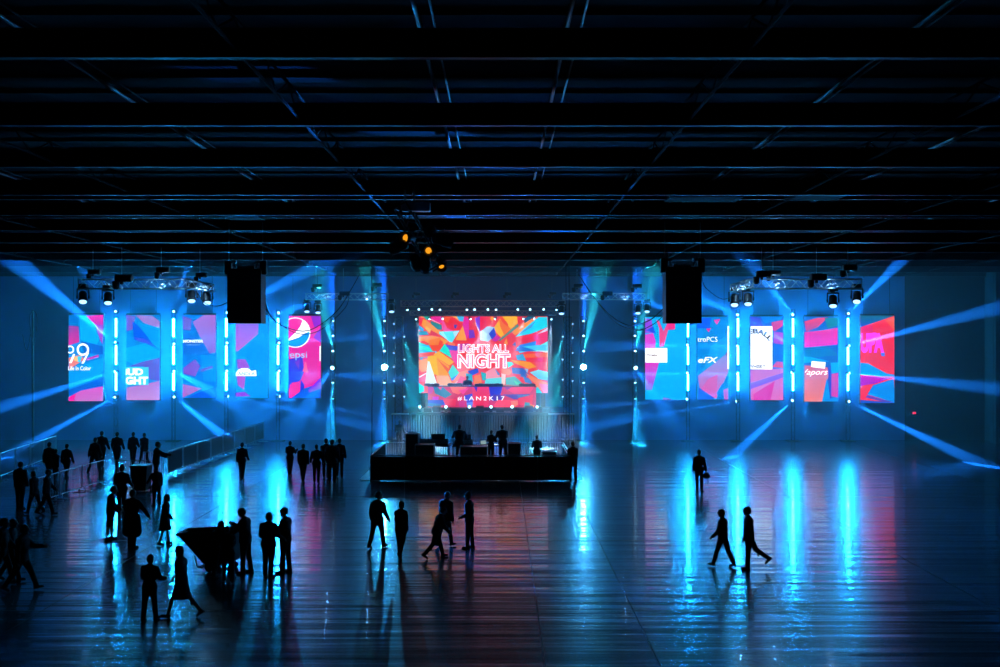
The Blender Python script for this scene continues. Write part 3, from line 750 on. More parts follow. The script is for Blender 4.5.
# ------------------------------------------------------------------ dot towers on both sides of the stage
def dot_tower(tx, d, label, near, spec, top=8.0, w=.26):
    base = P(tx, 440, d); base.z = 0
    t = thing('light_tower', label, 'light tower', base, 0, G_T)
    b = MB(); b.box((0, 0, .02), (.8, .8, .04), bev=.01); b.build('base_plate', M['black'], t)
    b = MB(); lattice(b, (0, 0, .04), (0, 0, top), w, 20, .02, .01, (0, 1, 0)); b.build('mast', M['black'], t)
    n = len(spec)
    for k, (px, py, qx, qy, qd, dg, pw, col, ln, s) in enumerate(spec):
        p = P(px, py, d - .45 - .5 * max(0, s - .6))
        pos = 'topmost' if k == 0 else 'lowest' if k == n - 1 else ORD[k] + ' from top'
        moving_head(p, (0, 1, 0), P(qx, qy, qd) - p, f'{pos} {"dazzling white lamp" if ln == "lens_big" else "small lamp"} on the tower {near}', 'lamps on the stage side towers', s, ln, BP * pw, dg, col)
def six(x, sgn, blinder):
    return [(x, 322.5, x - sgn * 1, 262, 61, 8, .8, DEEP, 'lens', .55), (x, 337, x - sgn * 2, 300, 61, 8, .6, AZURE, 'lens', .55), (x, 352, x - sgn * 6, 325, 61, 9, .5, TEAL, 'lens', .55),
            (x, 367, x - sgn * (0 if blinder else 9), 372 if blinder else 380, 45 if blinder else 61, 120 if blinder else 8, .0035 if blinder else .5, CYAN if blinder else AZURE, 'lens_big' if blinder else 'lens', 1.35 if blinder else 1.0),
            (x, 381, x - sgn * 3, 412, 62.6, 9, .7, AZURE if blinder else CYAN, 'lens', .6), (x, 397, x, 443, 63, 10, .9, CYAN, 'lens', .55)]
dot_tower(333, 64.0, 'lamp tower standing beside the magenta round-emblem screen', 'beside the round-emblem screen', six(333, 1, False))
dot_tower(384.5, 64.0, 'lamp tower with a dazzling lamp, on the round-emblem side of the stage', 'on the round-emblem side of the stage', six(384.5, 1, True))
dot_tower(583, 64.0, 'lamp tower with a dazzling lamp, on the white-card side of the stage', 'on the white-card side of the stage', six(583.5, -1, True))
dot_tower(635, 64.0, 'lamp tower standing beside the white-card screen', 'beside the white-card screen', six(635, -1, False))
def wing(x0, x1, s):
    L = [(x0, y, x0 - s * 4, y + 22, 63.6, 8, .03, CYAN, 'lens_dim', .42) for y in (323, 337, 352, 366, 380, 395)]
    L += [(x1, y, x1 + s * dx, y + 30, 62, dg, pw, c, 'lens_dim', .45) for y, dx, dg, pw, c in ((336, 8, 14, .14, TEAL), (359, 18, 6, .3, CYAN), (379, 12, 14, .14, TEAL), (396, 10, 6, .25, CYAN))]
    return L
dot_tower(399, 65.2, 'wide truss tower of small lamps at the stage corner by the round-emblem side', 'at the stage corner, round-emblem side', wing(394, 404, 1), 8.0, .5)
dot_tower(567.5, 65.2, 'wide truss tower of small lamps at the stage corner by the white-card side', 'at the stage corner, white-card side', wing(572.5, 563, -1), 8.0, .5)

# ------------------------------------------------------------------ the stage
SY0, SY1 = 65.9, 71.8
sx0, sx1 = -6.5, 4.55
SZ = 1.72
t = thing('stage', 'raised black stage with pleated dark skirt under the big screen', 'stage', ((sx0 + sx1) / 2, (SY0 + SY1) / 2, 0))
hw = (sx1 - sx0) / 2; hd_ = (SY1 - SY0) / 2
b = MB(); b.box((0, 0, SZ - .1), (2 * hw, 2 * hd_, .2), bev=.01); b.build('deck', M['black'], t)
b = MB(); n = 220
pts = [(-hw + 2 * hw * k / n, -hd_ + .03 + .05 * math.sin(k * 1.9)) for k in range(n + 1)]
for a, c in zip(pts, pts[1:]):
    b.prism([(a[0], a[1], .01), (c[0], c[1], .01), (c[0], c[1], SZ - .2), (a[0], a[1], SZ - .2)], (0, .03, 0))
b.build('skirt', noisy('skirt_cloth', (.005, .007, .009), .9, 0., 6, .3), t)
b = MB()
for x in (-hw + .3, -hw / 2, 0, hw / 2, hw - .3):
    for y in (-hd_ + .4, 0, hd_ - .4):
        b.tube((x, y, 0), (x, y, SZ - .2), .05, seg=8)
b.build('leg', M['steel'], t)
for nm, px, lb in (('round-emblem', 400, 'low'), ('white-card', 561.5, 'long')):
    c = P(px, 414, 64.45)
    t = thing('speaker_shelf', f'{lb} platform edge catching light at the {nm} side of the stage', 'platform', (c.x, c.y, 0))
    wdt = 1.1 if px == 400 else 1.7
    MB().box((0, 0, c.z), (wdt, .6, .06), bev=.01).build('top', M['mat'], t)
    b = MB()
    for s in (-1, 1):
        for q in (-.22, .22): b.tube((s * (wdt / 2 - .06), q, 0), (s * (wdt / 2 - .06), q, c.z - .03), .03, seg=6)
    b.build('trestle', M['black'], t)

# DJ booth with its lit front
BD = 67.4
brect = (428, 386.2, 536, 407.3)
bl, br = P(428, 386.2, BD), P(536, 407.3, BD)
t = thing('dj_booth', 'wide performer booth with a crimson and blue LED front on the stage', 'booth', ((bl.x + br.x) / 2, BD + .6, SZ))
bw = (br.x - bl.x)
b = MB(); b.box((0, .0, (bl.z - SZ) / 2 - .02), (bw, 1.1, bl.z - SZ - .06), bev=.02); b.build('body', M['black'], t)
b = MB(); b.box((0, 0, bl.z - SZ - .02), (bw + .05, 1.25, .05), bev=.01); b.build('table_top', M['case'], t)
Cb = conv([
 ([(240,360),(320,368),(280,432),(240,432)], (190,30,140)), ([(295,368),(372,368),(462,440),(402,472),(310,430)], (20,120,150)), ([(325,365),(378,366),(362,402)], (232,10,90)), ([(440,362),(615,362),(522,440),(470,422)], (246,100,90)),
 ([(520,402),(612,383),(562,442)], (236,20,130)), ([(290,460),(345,458),(340,502),(288,490)], (212,10,200)), ([(240,488),(392,488),(402,532),(240,545)], (20,70,190)), ([(245,515),(370,525),(360,560),(245,545)], (20,110,170)), ([(378,478),(502,478),(492,545),(402,532)], (228,30,80)),
 ([(300,545),(378,545),(372,582),(300,582)], (236,50,90)), ([(568,450),(642,430),(662,502),(600,525)], (30,40,200)), ([(520,500),(585,490),(575,560),(530,560)], (200,20,130)), ([(590,515),(650,505),(640,560),(600,560)], (90,120,220)), ([(640,368),(715,365),(715,570),(650,545)], (232,25,80)), ([(655,365),(690,365),(680,420)], (60,30,170))], 400, 345, 8.89)
Db = conv([
 ([(0,362),(82,362),(76,545),(0,550)], (230,20,80)), ([(78,366),(202,366),(172,482),(98,492)], (40,40,192)), ([(120,440),(215,450),(200,490),(110,500)], (70,30,160)), ([(218,382),(485,362),(442,432),(300,432)], (238,10,90)), ([(205,366),(300,366),(240,400)], (150,20,140)),
 ([(200,440),(442,435),(440,482),(300,482)], (60,50,160)), ([(330,450),(440,440),(430,465),(340,470)], (20,110,170)), ([(338,472),(472,440),(462,545),(340,532)], (232,20,82)), ([(118,545),(160,488),(332,488),(342,545),(200,580)], (248,40,90)), ([(270,500),(335,492),(338,530),(290,560)], (250,130,110)),
 ([(400,508),(442,512),(447,575),(388,560)], (30,150,172)), ([(442,528),(485,535),(472,570)], (246,140,70))], 480, 345, 8.89)
screen(t, brect, BD, (205, 20, 90), Cb + Db, -.0)
letters(t, '#LAN2K17', (457.5, 396.2, 504.5, 400.8), BD, W, yoff=-.06, weight=.01, space=1.45)
t = thing('performer_riser', 'low black riser behind the performer booth on the stage', 'platform', ((bl.x + br.x) / 2, 69.1, SZ))
MB().box((0, 0, .44), (5.2, .85, .06), bev=.01).build('deck', M['black'], t)
for sx_ in (-1, 1):
    for sy_ in (-1, 1): MB().tube((sx_ * 2.4, sy_ * .35, 0), (sx_ * 2.4, sy_ * .35, .42), .035).build('leg', M['steel'], t)
G_E = 'decks and players on the performer booth'
for px, wd, ht, lb in ((432, 1.0, .14, 'low black player at the outer end of the booth top, round-emblem side'), (455, 1.0, .16, 'low black player on the booth top beside the performer'), (489, 1.9, .14, 'long black mixer on the booth top in front of the bright shards'), (527, 1.1, .13, 'low black player at the outer end of the booth top, white-card side')):
    c = P(px, 386, BD + .5)
    e = thing('media_player', lb, 'player', (c.x, c.y, bl.z + .005), 0, G_E)
    MB().box((0, 0, ht / 2), (wd, .5, ht), bev=.02).build('body', M['case'], e)
    b = MB()
    for s in (-.3, .3): b.lathe([(.14, ht), (.14, ht + .02), (.13, ht + .025)], Matrix.Translation((s * wd, 0, 0)), 14)
    b.build('jog_wheel', M['black'], e)

# truss over the stage, its hoists and heads
def box_truss(label, A, B, s, n, group='lighting trusses hung from the roof', fill=0.):
    A, B = V(A), V(B); c = (A + B) / 2
    t = thing('lighting_truss', label, 'truss', c, 0, group)
    d = (B - A).normalized(); y = V((0, 0, 1)).cross(d).normalized()
    ch = lambda j, k: y * (j * s / 2) + V((0, 0, k * s / 2))
    for j, k in ((-1, -1), (1, -1), (1, 1), (-1, 1)):
        MB().tube(A - c + ch(j, k), B - c + ch(j, k), .027, seg=8).build('chord', M['alu'], t, True)
    b = MB()
    for (j0, k0), (j1, k1) in (((-1, -1), (1, -1)), ((1, -1), (1, 1)), ((1, 1), (-1, 1)), ((-1, 1), (-1, -1))):
        for i in range(n):
            p, q = A - c + (B - A) * (i / n), A - c + (B - A) * ((i + 1) / n)
            b.tube(p + (ch(j0, k0) if i % 2 else ch(j1, k1)), q + (ch(j1, k1) if i % 2 else ch(j0, k0)), .016, seg=6)
        for e in (A, B): b.tube(e - c + ch(j0, k0), e - c + ch(j1, k1), .022, seg=6)
    b.build('lattice', M['alu'], t, True)
    if fill:  # added fixtures that brighten the truss from inside
        nw = max(1, round((B - A).length / 2.2))
        for i in range(nw):
            q = A - c + (B - A) * ((i + .5) / nw)
            w_ = MB().box(q, (.12, .08, .06), bev=.01).build('added_truss_lamp', M['case'], t)
            for s_ in (-1, 1): MB().ball(q + d * .066 * s_, .022, None, 8, 6).build('added_bulb', M['lens_dim'], w_)
            L = bpy.data.lights.new('truss_fill_light', 'POINT'); L.energy = fill; L.color = (.25, .6, 1.); L.shadow_soft_size = .03
            link('truss_fill_light', L, w_, q + V((0, -.06, -.06)))
    return t
G_HO = 'chain hoists above the trusses and speakers'
hm_ = MB(); hm_.box((0, 0, 0), (.42, .26, .24), bev=.03); hm_.lathe([(.1, -.1), (.13, -.08), (.13, .08), (.1, .1)], Matrix.Translation((.26, 0, 0)) @ Matrix.Rotation(PI / 2, 4, 'Y'), 12); hm_.box((0, 0, -.16), (.1, .08, .1)); hm_ = hm_.mesh('motor', M['case'])
hb_ = MB(); hb_.lathe([(.06, -.38), (.11, -.32), (.12, -.12), (.10, -.10)], Matrix.Translation((-.2, 0, 0)), 10); hb_ = hb_.mesh('chain_bag', M['rubber'])
def hoist(p, label, s=1.):
    p = V(p)
    s *= .78
    t = thing('hanging_hoist', label, 'hoist', p, 0, G_HO)
    link('motor', hm_, t, mx=Matrix.Scale(s, 4)); link('chain_bag', hb_, t, mx=Matrix.Scale(s, 4))
    MB().tube((0, 0, .1 * s), (0, 0, ZB - p.z), .014, seg=5).build('chain', M['steel'], t)
    MB().tube((0, 0, -.18 * s), (0, 0, -.42 * s), .02, seg=5).build('hook', M['steel'], t)
    return t
TY = 66.6
A_, B_ = P(401, 303.5, TY), P(565, 303.5, TY)
box_truss('long truss above the big shard screen at the stage', A_, B_, .4, 28)
for k, px in enumerate((416, 455, 507, 552)):
    q = P(px, 303.5, TY); hoist(q + V((0, 0, .65)), f'{ORD[k]} hoist along the truss above the stage from the round-emblem side', 1.)
A2, B2 = P(410, 313, 68.2), P(556, 313, 68.2)
box_truss('second truss just over the top edge of the big shard screen', A2, B2, .3, 28)
G_S = 'moving heads over the stage'
row1 = [(407, 430, 392, 63, 2.5, .4, AZURE), (419.5, 385, 350, 62, 2.5, .7, AZURE), (432, 427, 330, 64, 4, .2, CYAN), (440, 438, 420, 60, 10, .02, AZURE), (467, 466, 420, 60, 10, .02, AZURE), (474.5, 478, 335, 64, 4, .2, CYAN),
        (488, 484, 335, 64, 4, .2, CYAN), (496, 497, 420, 60, 10, .02, AZURE), (518, 512, 335, 64, 4, .2, CYAN), (530, 534, 330, 64, 5, .4, DEEP), (543, 580, 350, 62, 2.5, .7, AZURE), (557, 533, 392, 63, 2.5, .4, AZURE)]
for k, (px, qx, qy, qd, dg, pw, c) in enumerate(row1):
    p = P(px, 308.7, TY)
    moving_head(p, (0, 0, 1), P(qx, qy, qd) - p, f'{ORD[k]} light on the truss above the stage, counted from the round-emblem side', G_S, .55, 'lens', BP * pw, dg, c)
row2 = [(416, 421, 350, 66, 8, .8, ICE), (429.5, 427, 345, 66, 6, .3, CYAN), (442.5, 446, 330, 66, 6, .4, ICE), (470, 491, 347, 66, 13, .8, ICE), (495.5, 476, 347, 66, 13, .8, ICE), (523.5, 520, 335, 66, 8, .6, ICE), (534, 536, 330, 66, 6, .4, CYAN), (551.5, 549, 350, 66, 9, 1., ICE)]
for k, (px, qx, qy, qd, dg, pw, c) in enumerate(row2):
    p = P(px, 318.3, 68.2)
    moving_head(p, (0, 0, 1), P(qx, qy, qd) - p, f'{ORD[k]} light at the top edge of the big screen, from the round-emblem side', G_S, .5, 'lens', BP * pw * .3, dg, c)
for k, px in enumerate((420, 446, 469.5, 491, 512, 537)):
    p = P(px, 405.5, 66.3); p.z = SZ + .32
    moving_head(p, (0, 0, -1), P(px + (px - 480) * .25, 380, 58) - p, f'{ORD[k]} floor light along the stage front edge from the round-emblem side', 'floor lights on the stage edge', .7, 'lens', BP * .012, 10, AZURE)
G_W = 'wedge monitors on the stage edge'
for k, px in enumerate((428, 437, 455, 462, 480, 500, 521, 529, 546)):
    c = P(px, 408, 66.35)
    m_ = thing('wedge_monitor', f'{ORD[k]} black wedge speaker along the stage edge from the round-emblem side', 'speaker', (c.x, c.y, SZ), 0, G_W)
    h = .32 + .1 * (k % 3 == 1)
    MB().prism([(-.26, -.2, 0), (-.26, .2, 0), (-.26, .2, .14), (-.26, .02, h), (-.26, -.2, h * .8)], (.52, 0, 0)).build('cabinet', M['case'], m_)
    MB().prism([(-.24, .19, .16), (-.24, .04, h - .02), (-.24, .06, h - .0), (-.24, .21, .17)], (.48, 0, 0)).build('grille', M['grille'], m_)

# ------------------------------------------------------------------ the four lighting trusses over the floor
WASH = 60.
def rig(nm, Y, x0, x1, ytop, ybot, heads, hoists, s, n, bend=None):
    end = 'outer' if x0 < 500 else 'stage'
    zc = (P(0, ytop, Y).z + P(0, ybot, Y).z) / 2
    box_truss(f'lighting truss {nm}', (P(x0, 0, Y).x, Y, zc), (P(x1, 0, Y).x, Y, zc), s, n, fill=36. if Y < 50 else 12.)
    if bend:
        (bx, by, bd, ex, ey, ed) = bend
        box_truss(f'short angled truss piece at the end of the truss {nm}', P(bx, by, bd), P(ex, ey, ed), s * .8, 4, fill=30.)
    for k, (hx, hy, qx, qy) in enumerate(heads):
        p = P(hx, hy, Y)
        moving_head(p, (0, 0, 1), P(qx, qy, Y - 3) - p, f'{ORD[k]} lamp from the {end} end under the truss {nm}', 'moving heads under the trusses', 1.3 if Y < 50 else 1.15, 'lens_dim', WASH, 44, CYAN, name='hanging_light')
    for k, (hx, hy, hs) in enumerate(hoists):
        hoist(P(hx, hy, Y) + V((0, -.62 if hs > 1.25 else 0, 0)), f'{ORD[k]} hoist from the {end} end over the truss {nm}', hs)
rig('above the ring and block-letter screens', 45., 80, 190, 279, 289, [(83, 297, 80, 420), (108, 298, 110, 440), (191.5, 296, 195, 440), (207, 298, 215, 430)], [(93, 272, 1.2), (127, 279, 1.7), (166, 271, 1.3), (200, 275, 1.1)], .42, 13, (190, 284, 45, 211, 288, 44.2))
rig('above the poster and script screens', 45., 748, 860, 278, 290, [(734.5, 300, 735, 430), (748, 299, 750, 440), (833, 301, 835, 440), (857, 297, 850, 420)], [(758, 275, 1.5), (773, 273, 1.2), (812, 278, 1.6), (843, 269, 1.4)], .42, 13, (733, 288.5, 44.4, 750, 283, 45))
rig('above the round-emblem screen', 58., 306, 388, 293.5, 300, [(307, 308, 305, 430), (318, 309, 318, 440), (391.5, 308, 392, 440)], [(316, 286, 1.2), (376, 285, 1.2), (345, 294, 1.3)], .36, 12)
rig('between the stage and white-card screen', 58., 563, 646, 293, 300, [(561.5, 310, 560, 440), (638, 309.5, 636, 440), (647, 308, 648, 430)], [(577, 286, 1.2), (605, 294, 1.3), (636, 286, 1.2)], .36, 12)

# ------------------------------------------------------------------ hanging speaker stacks
def stack(label, px0, px1, pyt, pyb, Y):
    a, c = P(px0, pyb, Y), P(px1, pyt, Y)
    wd, ht = c.x - a.x, c.z - a.z
    t = thing('speaker_array', label, 'speaker', ((a.x + c.x) / 2, Y, a.z), 0, 'hanging speaker stacks')
    n = 6
    for k in range(n):
        z = ht * (n - 1 - k) / n
        ang = -.012 * k * k * .5
        bx = MB(); bx.prism([(-wd / 2, -.3, z + .001), (-wd / 2, .42, z + .003), (-wd / 2, .42, z + ht / n - .003), (-wd / 2, -.3, z + ht / n - .001)], (wd, 0, 0))
        cb = bx.build('cabinet', M['case'], t)
        MB().box((0, .43, z + ht / n / 2), (wd - .06, .03, ht / n - .08)).build('grille', M['grille'], cb)
    b = MB()
    b.box((0, 0, ht + .03), (wd * .96, .5, .07), bev=.01); b.box((0, 0, ht + .12), (wd * .5, .12, .1))
    b.build('flying_frame', M['black'], t)
    for s in (-1, 1):
        b = MB(); b.box((s * wd * .52, -.05, ht + .12), (.24, .2, .5), bev=.02); b.box((s * wd * .43, -.05, ht + .32), (.34, .16, .1)); b.tube((s * wd * .36, -.05, ht + .3), (s * wd * .30, -.05, ht + .1), .03, seg=6)
        b.build('motor_bracket', M['black'], t)
    for s in (-1, 1): MB().tube((s * wd * .5, -.05, ht + .3), (s * wd * .5, -.05, ZB - a.z), .016, seg=5).build('chain', M['steel'], t)
    return t
stack('black hanging speaker stack in front of the half-hidden screen', 229.5, 263, 271, 323.5, 35.)
stack('black hanging speaker stack between the white-card and two-line screens', 664.5, 700, 269, 323.5, 35.)

# ------------------------------------------------------------------ cluster of lamps hung close under the roof
CY = 28.
c0 = P(421, 216, CY)
t = thing('hanging_lamp_frame', 'dark hanging frame carrying amber-lit lamps in front of the big screen', 'lamp frame', (c0.x, CY, c0.z))
b = MB(); lattice(b, P(402, 206, CY) - c0, P(436, 268, CY - .2) - c0, .38, 6, .024, .014); b.build('ladder', M['black'], t)
b = MB(); b.tube(P(405, 204, CY) - c0, V((P(405, 204, CY) - c0).xy.to_3d()) + V((0, 0, ZB + .1 - c0.z)), .03); b.tube(P(414, 206, CY) - c0, V((P(414, 206, CY) - c0).xy.to_3d()) + V((0, 0, ZB + .1 - c0.z)), .03)
b.tube(P(396, 238, CY) - c0, P(448, 236, CY) - c0, .028); b.tube(P(404, 262, CY) - c0, P(446, 262, CY) - c0, .028)
b.box(P(416, 207, CY) - c0, (.8, .3, .25), bev=.02)
b.build('pipe', M['steel'], t)
G_C = 'spot lamps on the hanging frame'
canm = MB(); canm.lathe([(.05, -.24), (.11, -.2), (.115, -.02), (.135, .02), (.14, .2), (.13, .2), (.12, .05)], seg=16); canm = canm.mesh('can', M['black'], True)
dark_lens = mat('unlit_lens', (.03, .03, .03), .15)
lm = {}
for k_, m_ in (('on', M['amber']), ('off', dark_lens)):
    b = MB(); b.lathe([(.02, .06), (.075, .065), (.08, .075), (.02, .085)], seg=14); lm[k_] = b.mesh('lens', m_)
clampm = MB(); clampm.box((0, 0, .2), (.06, .06, .08))
for s in (-1, 1): clampm.tube((s * .15, 0, 0), (s * .15, 0, .14), .015, seg=6); clampm.tube((s * .15, 0, .14), (0, 0, .18), .015, seg=6)
clampm = clampm.mesh('yoke', M['black'])
for px, py, dz, on, sz, lb in ((407.5, 238, (-.5, -1, -.05), 'on', 1.2, 'amber-lit spot lamp at the outer end of the hanging frame'), (428.5, 250.5, (.1, -1, -.12), 'on', 1.1, 'amber-lit spot lamp in the middle of the hanging frame'), (441, 265, (.3, -1, -.75), 'on', .9, 'amber-lit spot lamp at the lowest corner of the hanging frame'),
        (416, 262, (.1, 1, -.5), 'off', 1.25, 'unlit lamp hanging under the frame, beside the lowest corner lamp'), (398, 247, (-.9, .3, -.3), 'off', 1.2, 'unlit lamp below the outer amber lamp of the hanging frame'), (443, 240, (.9, .2, -.2), 'off', 1.35, 'unlit lamp sticking out over the lowest amber lamp of the frame'), (430, 232, (.1, .9, .2), 'off', 1.2, 'unlit lamp above the middle amber lamp of the hanging frame'), (425, 264, (.1, 1, -.6), 'off', 1.25, 'unlit lamp at the bottom centre of the hanging frame')):
    p = P(px, py, CY - .3); a = V(dz).normalized()
    r = thing('spot_lamp', lb, 'lamp', p, 0, G_C)
    q = a.to_track_quat('Z', 'Y').to_matrix().to_4x4() @ Matrix.Scale(sz, 4)
    c = link('can', canm, r, mx=q); link('lens', lm[on], c)
    link('yoke', clampm, r, mx=Matrix.Scale(sz, 4))

# ------------------------------------------------------------------ cables
def cable(label, pts, r=.022, group='black cables hung from the roof'):
    pts = [V(p) for p in pts]
    out = []
    n = len(pts)
    for i in range(n - 1):      # smooth curve through the points
        p0, p1, p2, p3 = pts[max(i - 1, 0)], pts[i], pts[i + 1], pts[min(i + 2, n - 1)]
        for k in range(8):
            u = k / 8
            out.append(.5 * ((2 * p1) + (p2 - p0) * u + (2 * p0 - 5 * p1 + 4 * p2 - p3) * u * u + (3 * p1 - p0 - 3 * p2 + p3) * u ** 3))
    out.append(pts[-1])
    b = MB(); b.path([p - pts[0] for p in out], r, 6)
    o = b.build('hanging_cable', M['rubber']); o.location = pts[0]
    return tag(o, label, 'cable', group)
cable('black cable looping from the speaker stack up past the round-emblem screen', [P(265, 300, 36.2), P(270, 315, 38), P(285, 327, 41), P(310, 330, 47), P(336, 312, 51), P(352, 288, 54), P(361, 271, 57)])
cable('second black cable sagging from the same speaker stack, just under the first', [P(265, 308, 36.0), P(277, 322, 38.5), P(300, 334, 44), P(322, 329, 50), P(345, 308, 54), P(349, 296, 57.6)], .018)
cable('short cable sagging from the outer truss to the speaker stack', [P(196, 291, 44.2), P(205, 303, 41), P(217, 306, 38), P(228.3, 302, 36.2)], .016)
cable('black cable sagging from the roof over to the second speaker stack, upper loop', [P(577, 272, 55), P(590, 292, 52), P(609, 314, 47), P(628, 325, 43), P(648, 321, 39), P(663, 309, 36.2)])
cable('black cable sagging to the second speaker stack, lower loop', [P(598, 303, 57), P(615, 322, 52), P(636, 330, 44), P(652, 325, 39), P(663, 316, 36.4)], .018)
cable('thin cable from the second speaker stack over to the poster-side truss', [P(702, 277, 36.2), P(706, 288, 38), P(722, 299, 42), P(734, 296, 44.5)], .014)
q = P(371, 275, 52)
cable('straight rope hanging down beside the mixing booth on the round-emblem side', [(q.x, 52.3, ZB), (q.x + .02, 52.3, 5.5), (q.x, 52.3, .03)], .02, 'ropes hanging by the mixing booth')
q = P(569.5, 275, 52); q2 = P(566.5, 275, 52)
cable('straight rope hanging to the floor near the booth corner, outer of two', [(q.x, 52.4, ZB), (q.x + .02, 52.4, 5.5), (q.x, 52.4, .03)], .02, 'ropes hanging by the mixing booth')
cable('straight rope hanging to the floor near the booth corner, inner of two', [(q2.x, 52.5, ZB), (q2.x + .02, 52.5, 5.5), (q2.x, 52.5, .03)], .014, 'ropes hanging by the mixing booth')

# ------------------------------------------------------------------ mixing booth on the floor
FX0, FX1, FY0, FY1 = -5.95, 3.28, 46.1, 52.0
FH = 1.15
t = thing('floor_panel', 'pale flooring panel sticking out round the foot of the mixing booth', 'floor panel', ((FX0 + FX1) / 2, 49.1, 0))
MB().box((0, 0, .012), (FX1 - FX0 + 1.15, 5.8, .024)).build('panel', M['mat'], t)
b = MB()
for k in range(5): b.box((-4.1 + k * 2.05, 0, .025), (.02, 5.7, .004))
b.build('seam', M['rubber'], t)
t = thing('booth_riser', 'low black riser the mixing desks stand on', 'platform', (-2.1, 49.6, .024))
MB().box((0, .2, .42), (6.7, 3.4, .08)).build('deck', M['black'], t)
b = MB()
for x in (-3.1, -1.5, 0, 1.5, 3.1):
    for y in (-1.3, .2, 1.7): b.tube((x, y, 0), (x, y, .4), .04, seg=6)
b.build('leg', M['steel'], t)
darkpanel = noisy('black_panel_cloth', (.014, .015, .017), .9, 0., 4, .4)
def covered(label, x0, y0, x1, y1, n, grp):
    A, B = V((x0, y0, .024)), V((x1, y1, .024)); c = (A + B) / 2; d = (B - A); L = d.length
    t = thing('barricade', label, 'barricade', c, math.atan2(d.y, d.x), grp)
    b = MB(); m = n * 12
    pts = [(-L / 2 + L * k / m, .02 * math.sin(k * 1.7)) for k in range(m + 1)]
    for a, e in zip(pts, pts[1:]):
        b.prism([(a[0], a[1], .02), (e[0], e[1], .02), (e[0], e[1], FH - .06), (a[0], a[1], FH - .06)], (0, .02, 0))
    b.build('cloth_cover', darkpanel, t)
    b = MB(); b.tube((-L / 2, 0, FH), (L / 2, 0, FH), .03); b.tube((-L / 2, .06, FH - .1), (L / 2, .06, FH - .1), .02)
    for k in range(n + 1):
        x = -L / 2 + L * k / n
        b.tube((x, .04, 0), (x, .04, FH), .025)
    b.build('rail', M['steel'], t)
    return t
def bar_panel(t, L, h=1.1, bars=15, m=None, top=True, foot=True, foot_l=.6):
    m = m or M['steel']
    b = MB(); b.tube((-L / 2 + .03, 0, .2), (-L / 2 + .03, 0, h), .021, seg=8); b.tube((L / 2 - .03, 0, .2), (L / 2 - .03, 0, h), .021, seg=8)
    b.tube((-L / 2 + .03, 0, h), (L / 2 - .03, 0, h), .021, seg=8); b.tube((-L / 2 + .03, 0, .2), (L / 2 - .03, 0, .2), .021, seg=8)
    b.build('frame', m, t)
    b = MB()
    for k in range(1, bars):
        x = -L / 2 + .03 + (L - .06) * k / bars
        b.tube((x, 0, .2), (x, 0, h), .009, seg=6)
    b.build('bars', m, t)
    if foot:
        for s in (-1, 1):
            b = MB(); x = s * (L / 2 - .22)
            b.box((x, 0, .012), (.07, foot_l, .024)); b.tube((x, 0, .02), (x, 0, .22), .02, seg=6)
            b.build('foot', m, t)
def barrier(label, x0, y0, x1, y1, h=1.1, grp=None, z=0., bars=15, m=None):
    A, B = V((x0, y0, z)), V((x1, y1, z)); d = B - A
    t = thing('crowd_barrier', label, 'barrier', (A + B) / 2, math.atan2(d.y, d.x), grp)
    bar_panel(t, d.length - .04, h, bars, m)
    return t
covered('long black cloth-covered barricade across the front of the mixing booth', FX0, FY0, FX1, FY0, 6, 'barricades round the mixing booth')
covered('black cloth-covered barricade closing the round-emblem side of the mixing booth', FX0, FY0 + .1, FX0, FY1 - .1, 4, 'barricades round the mixing booth')
covered('black cloth-covered barricade closing the white-card side of the mixing booth', FX1, FY0 + .1, FX1, FY1 - .1, 4, 'barricades round the mixing booth')
for k in range(5):
    x0 = FX0 + (FX1 - FX0) * k / 5; x1 = FX0 + (FX1 - FX0) * (k + 1) / 5
    barrier(f'{ORD[k]} barred barrier along the stage side of the mixing booth, from the round-emblem side', x0, FY1, x1, FY1, FH, 'barriers behind the mixing desks', .024)

RZ = .024 + .46     # top of the riser
def desk(label, px, Y, w, d, h, z=RZ):
    X = (px - 500) * Y / 1000
    t = thing('table', label, 'table', (X, Y, z), 0, 'tables in the mixing booth')
    MB().box((0, 0, h - .025), (w, d, .05), bev=.008).build('table_top', M['black'], t)
    for sx in (-1, 1):
        for sy in (-1, 1): MB().box((sx * (w / 2 - .06), sy * (d / 2 - .06), (h - .05) / 2), (.05, .05, h - .05)).build('leg', M['steel'], t)
    return t, X, z + h
def console(label, X, Y, z, w, face):
    t = thing('mixing_console', label, 'mixing console', (X, Y, z), 0, 'mixing consoles')
    MB().prism([(-w / 2, -.32, .0), (-w / 2, .32, 0), (-w / 2, .32, .26), (-w / 2, .22, .28), (-w / 2, -.32, .10)], (w, 0, 0)).build('body', M['case'], t)
    b = MB()
    for i in range(int(w / .07)):
        x = -w / 2 + .06 + i * .07
        b.box((x, -.14, .175), (.016, .03, .02), (.33, 0, 0)); b.lathe([(.012, .20), (.01, .25)], Matrix.Translation((x, .02, .0)), 8)
    b.build('fader', M['steel'], t)
    b = MB(); b.box((w * .2, .24, .40), (w * .4, .03, .26), (-.25, 0, 0), bev=.008); b.box((w * .2, .26, .27), (.08, .06, .06)); b.build('screen', M['case'], t)
    return t
d1, X, z = desk('wide black table with the long mixing console, in the booth near its round-emblem end', 430, 49.9, 2.0, .8, .78)
console('long mixing console on the wide table beside the tall equipment case', X + .05, 49.9, z, 1.7, 1)
d2, X, z = desk('black table with a small console, in front of the broad-shouldered operator', 463, 50.2, 1.1, .75, .72)
console('small mixing console in front of the broad-shouldered operator', X, 50.2, z, 1.0, 1)
d3, X, z = desk('black table behind the two operators sitting close together', 494, 50.4, 1.3, .75, .74)
tl = thing('laptop', 'open laptop with a pale lit screen on the table by the two operators', 'laptop', (P(484.5, 0, 50.2).x, 50.2, z))
tl.rotation_euler.z = .5
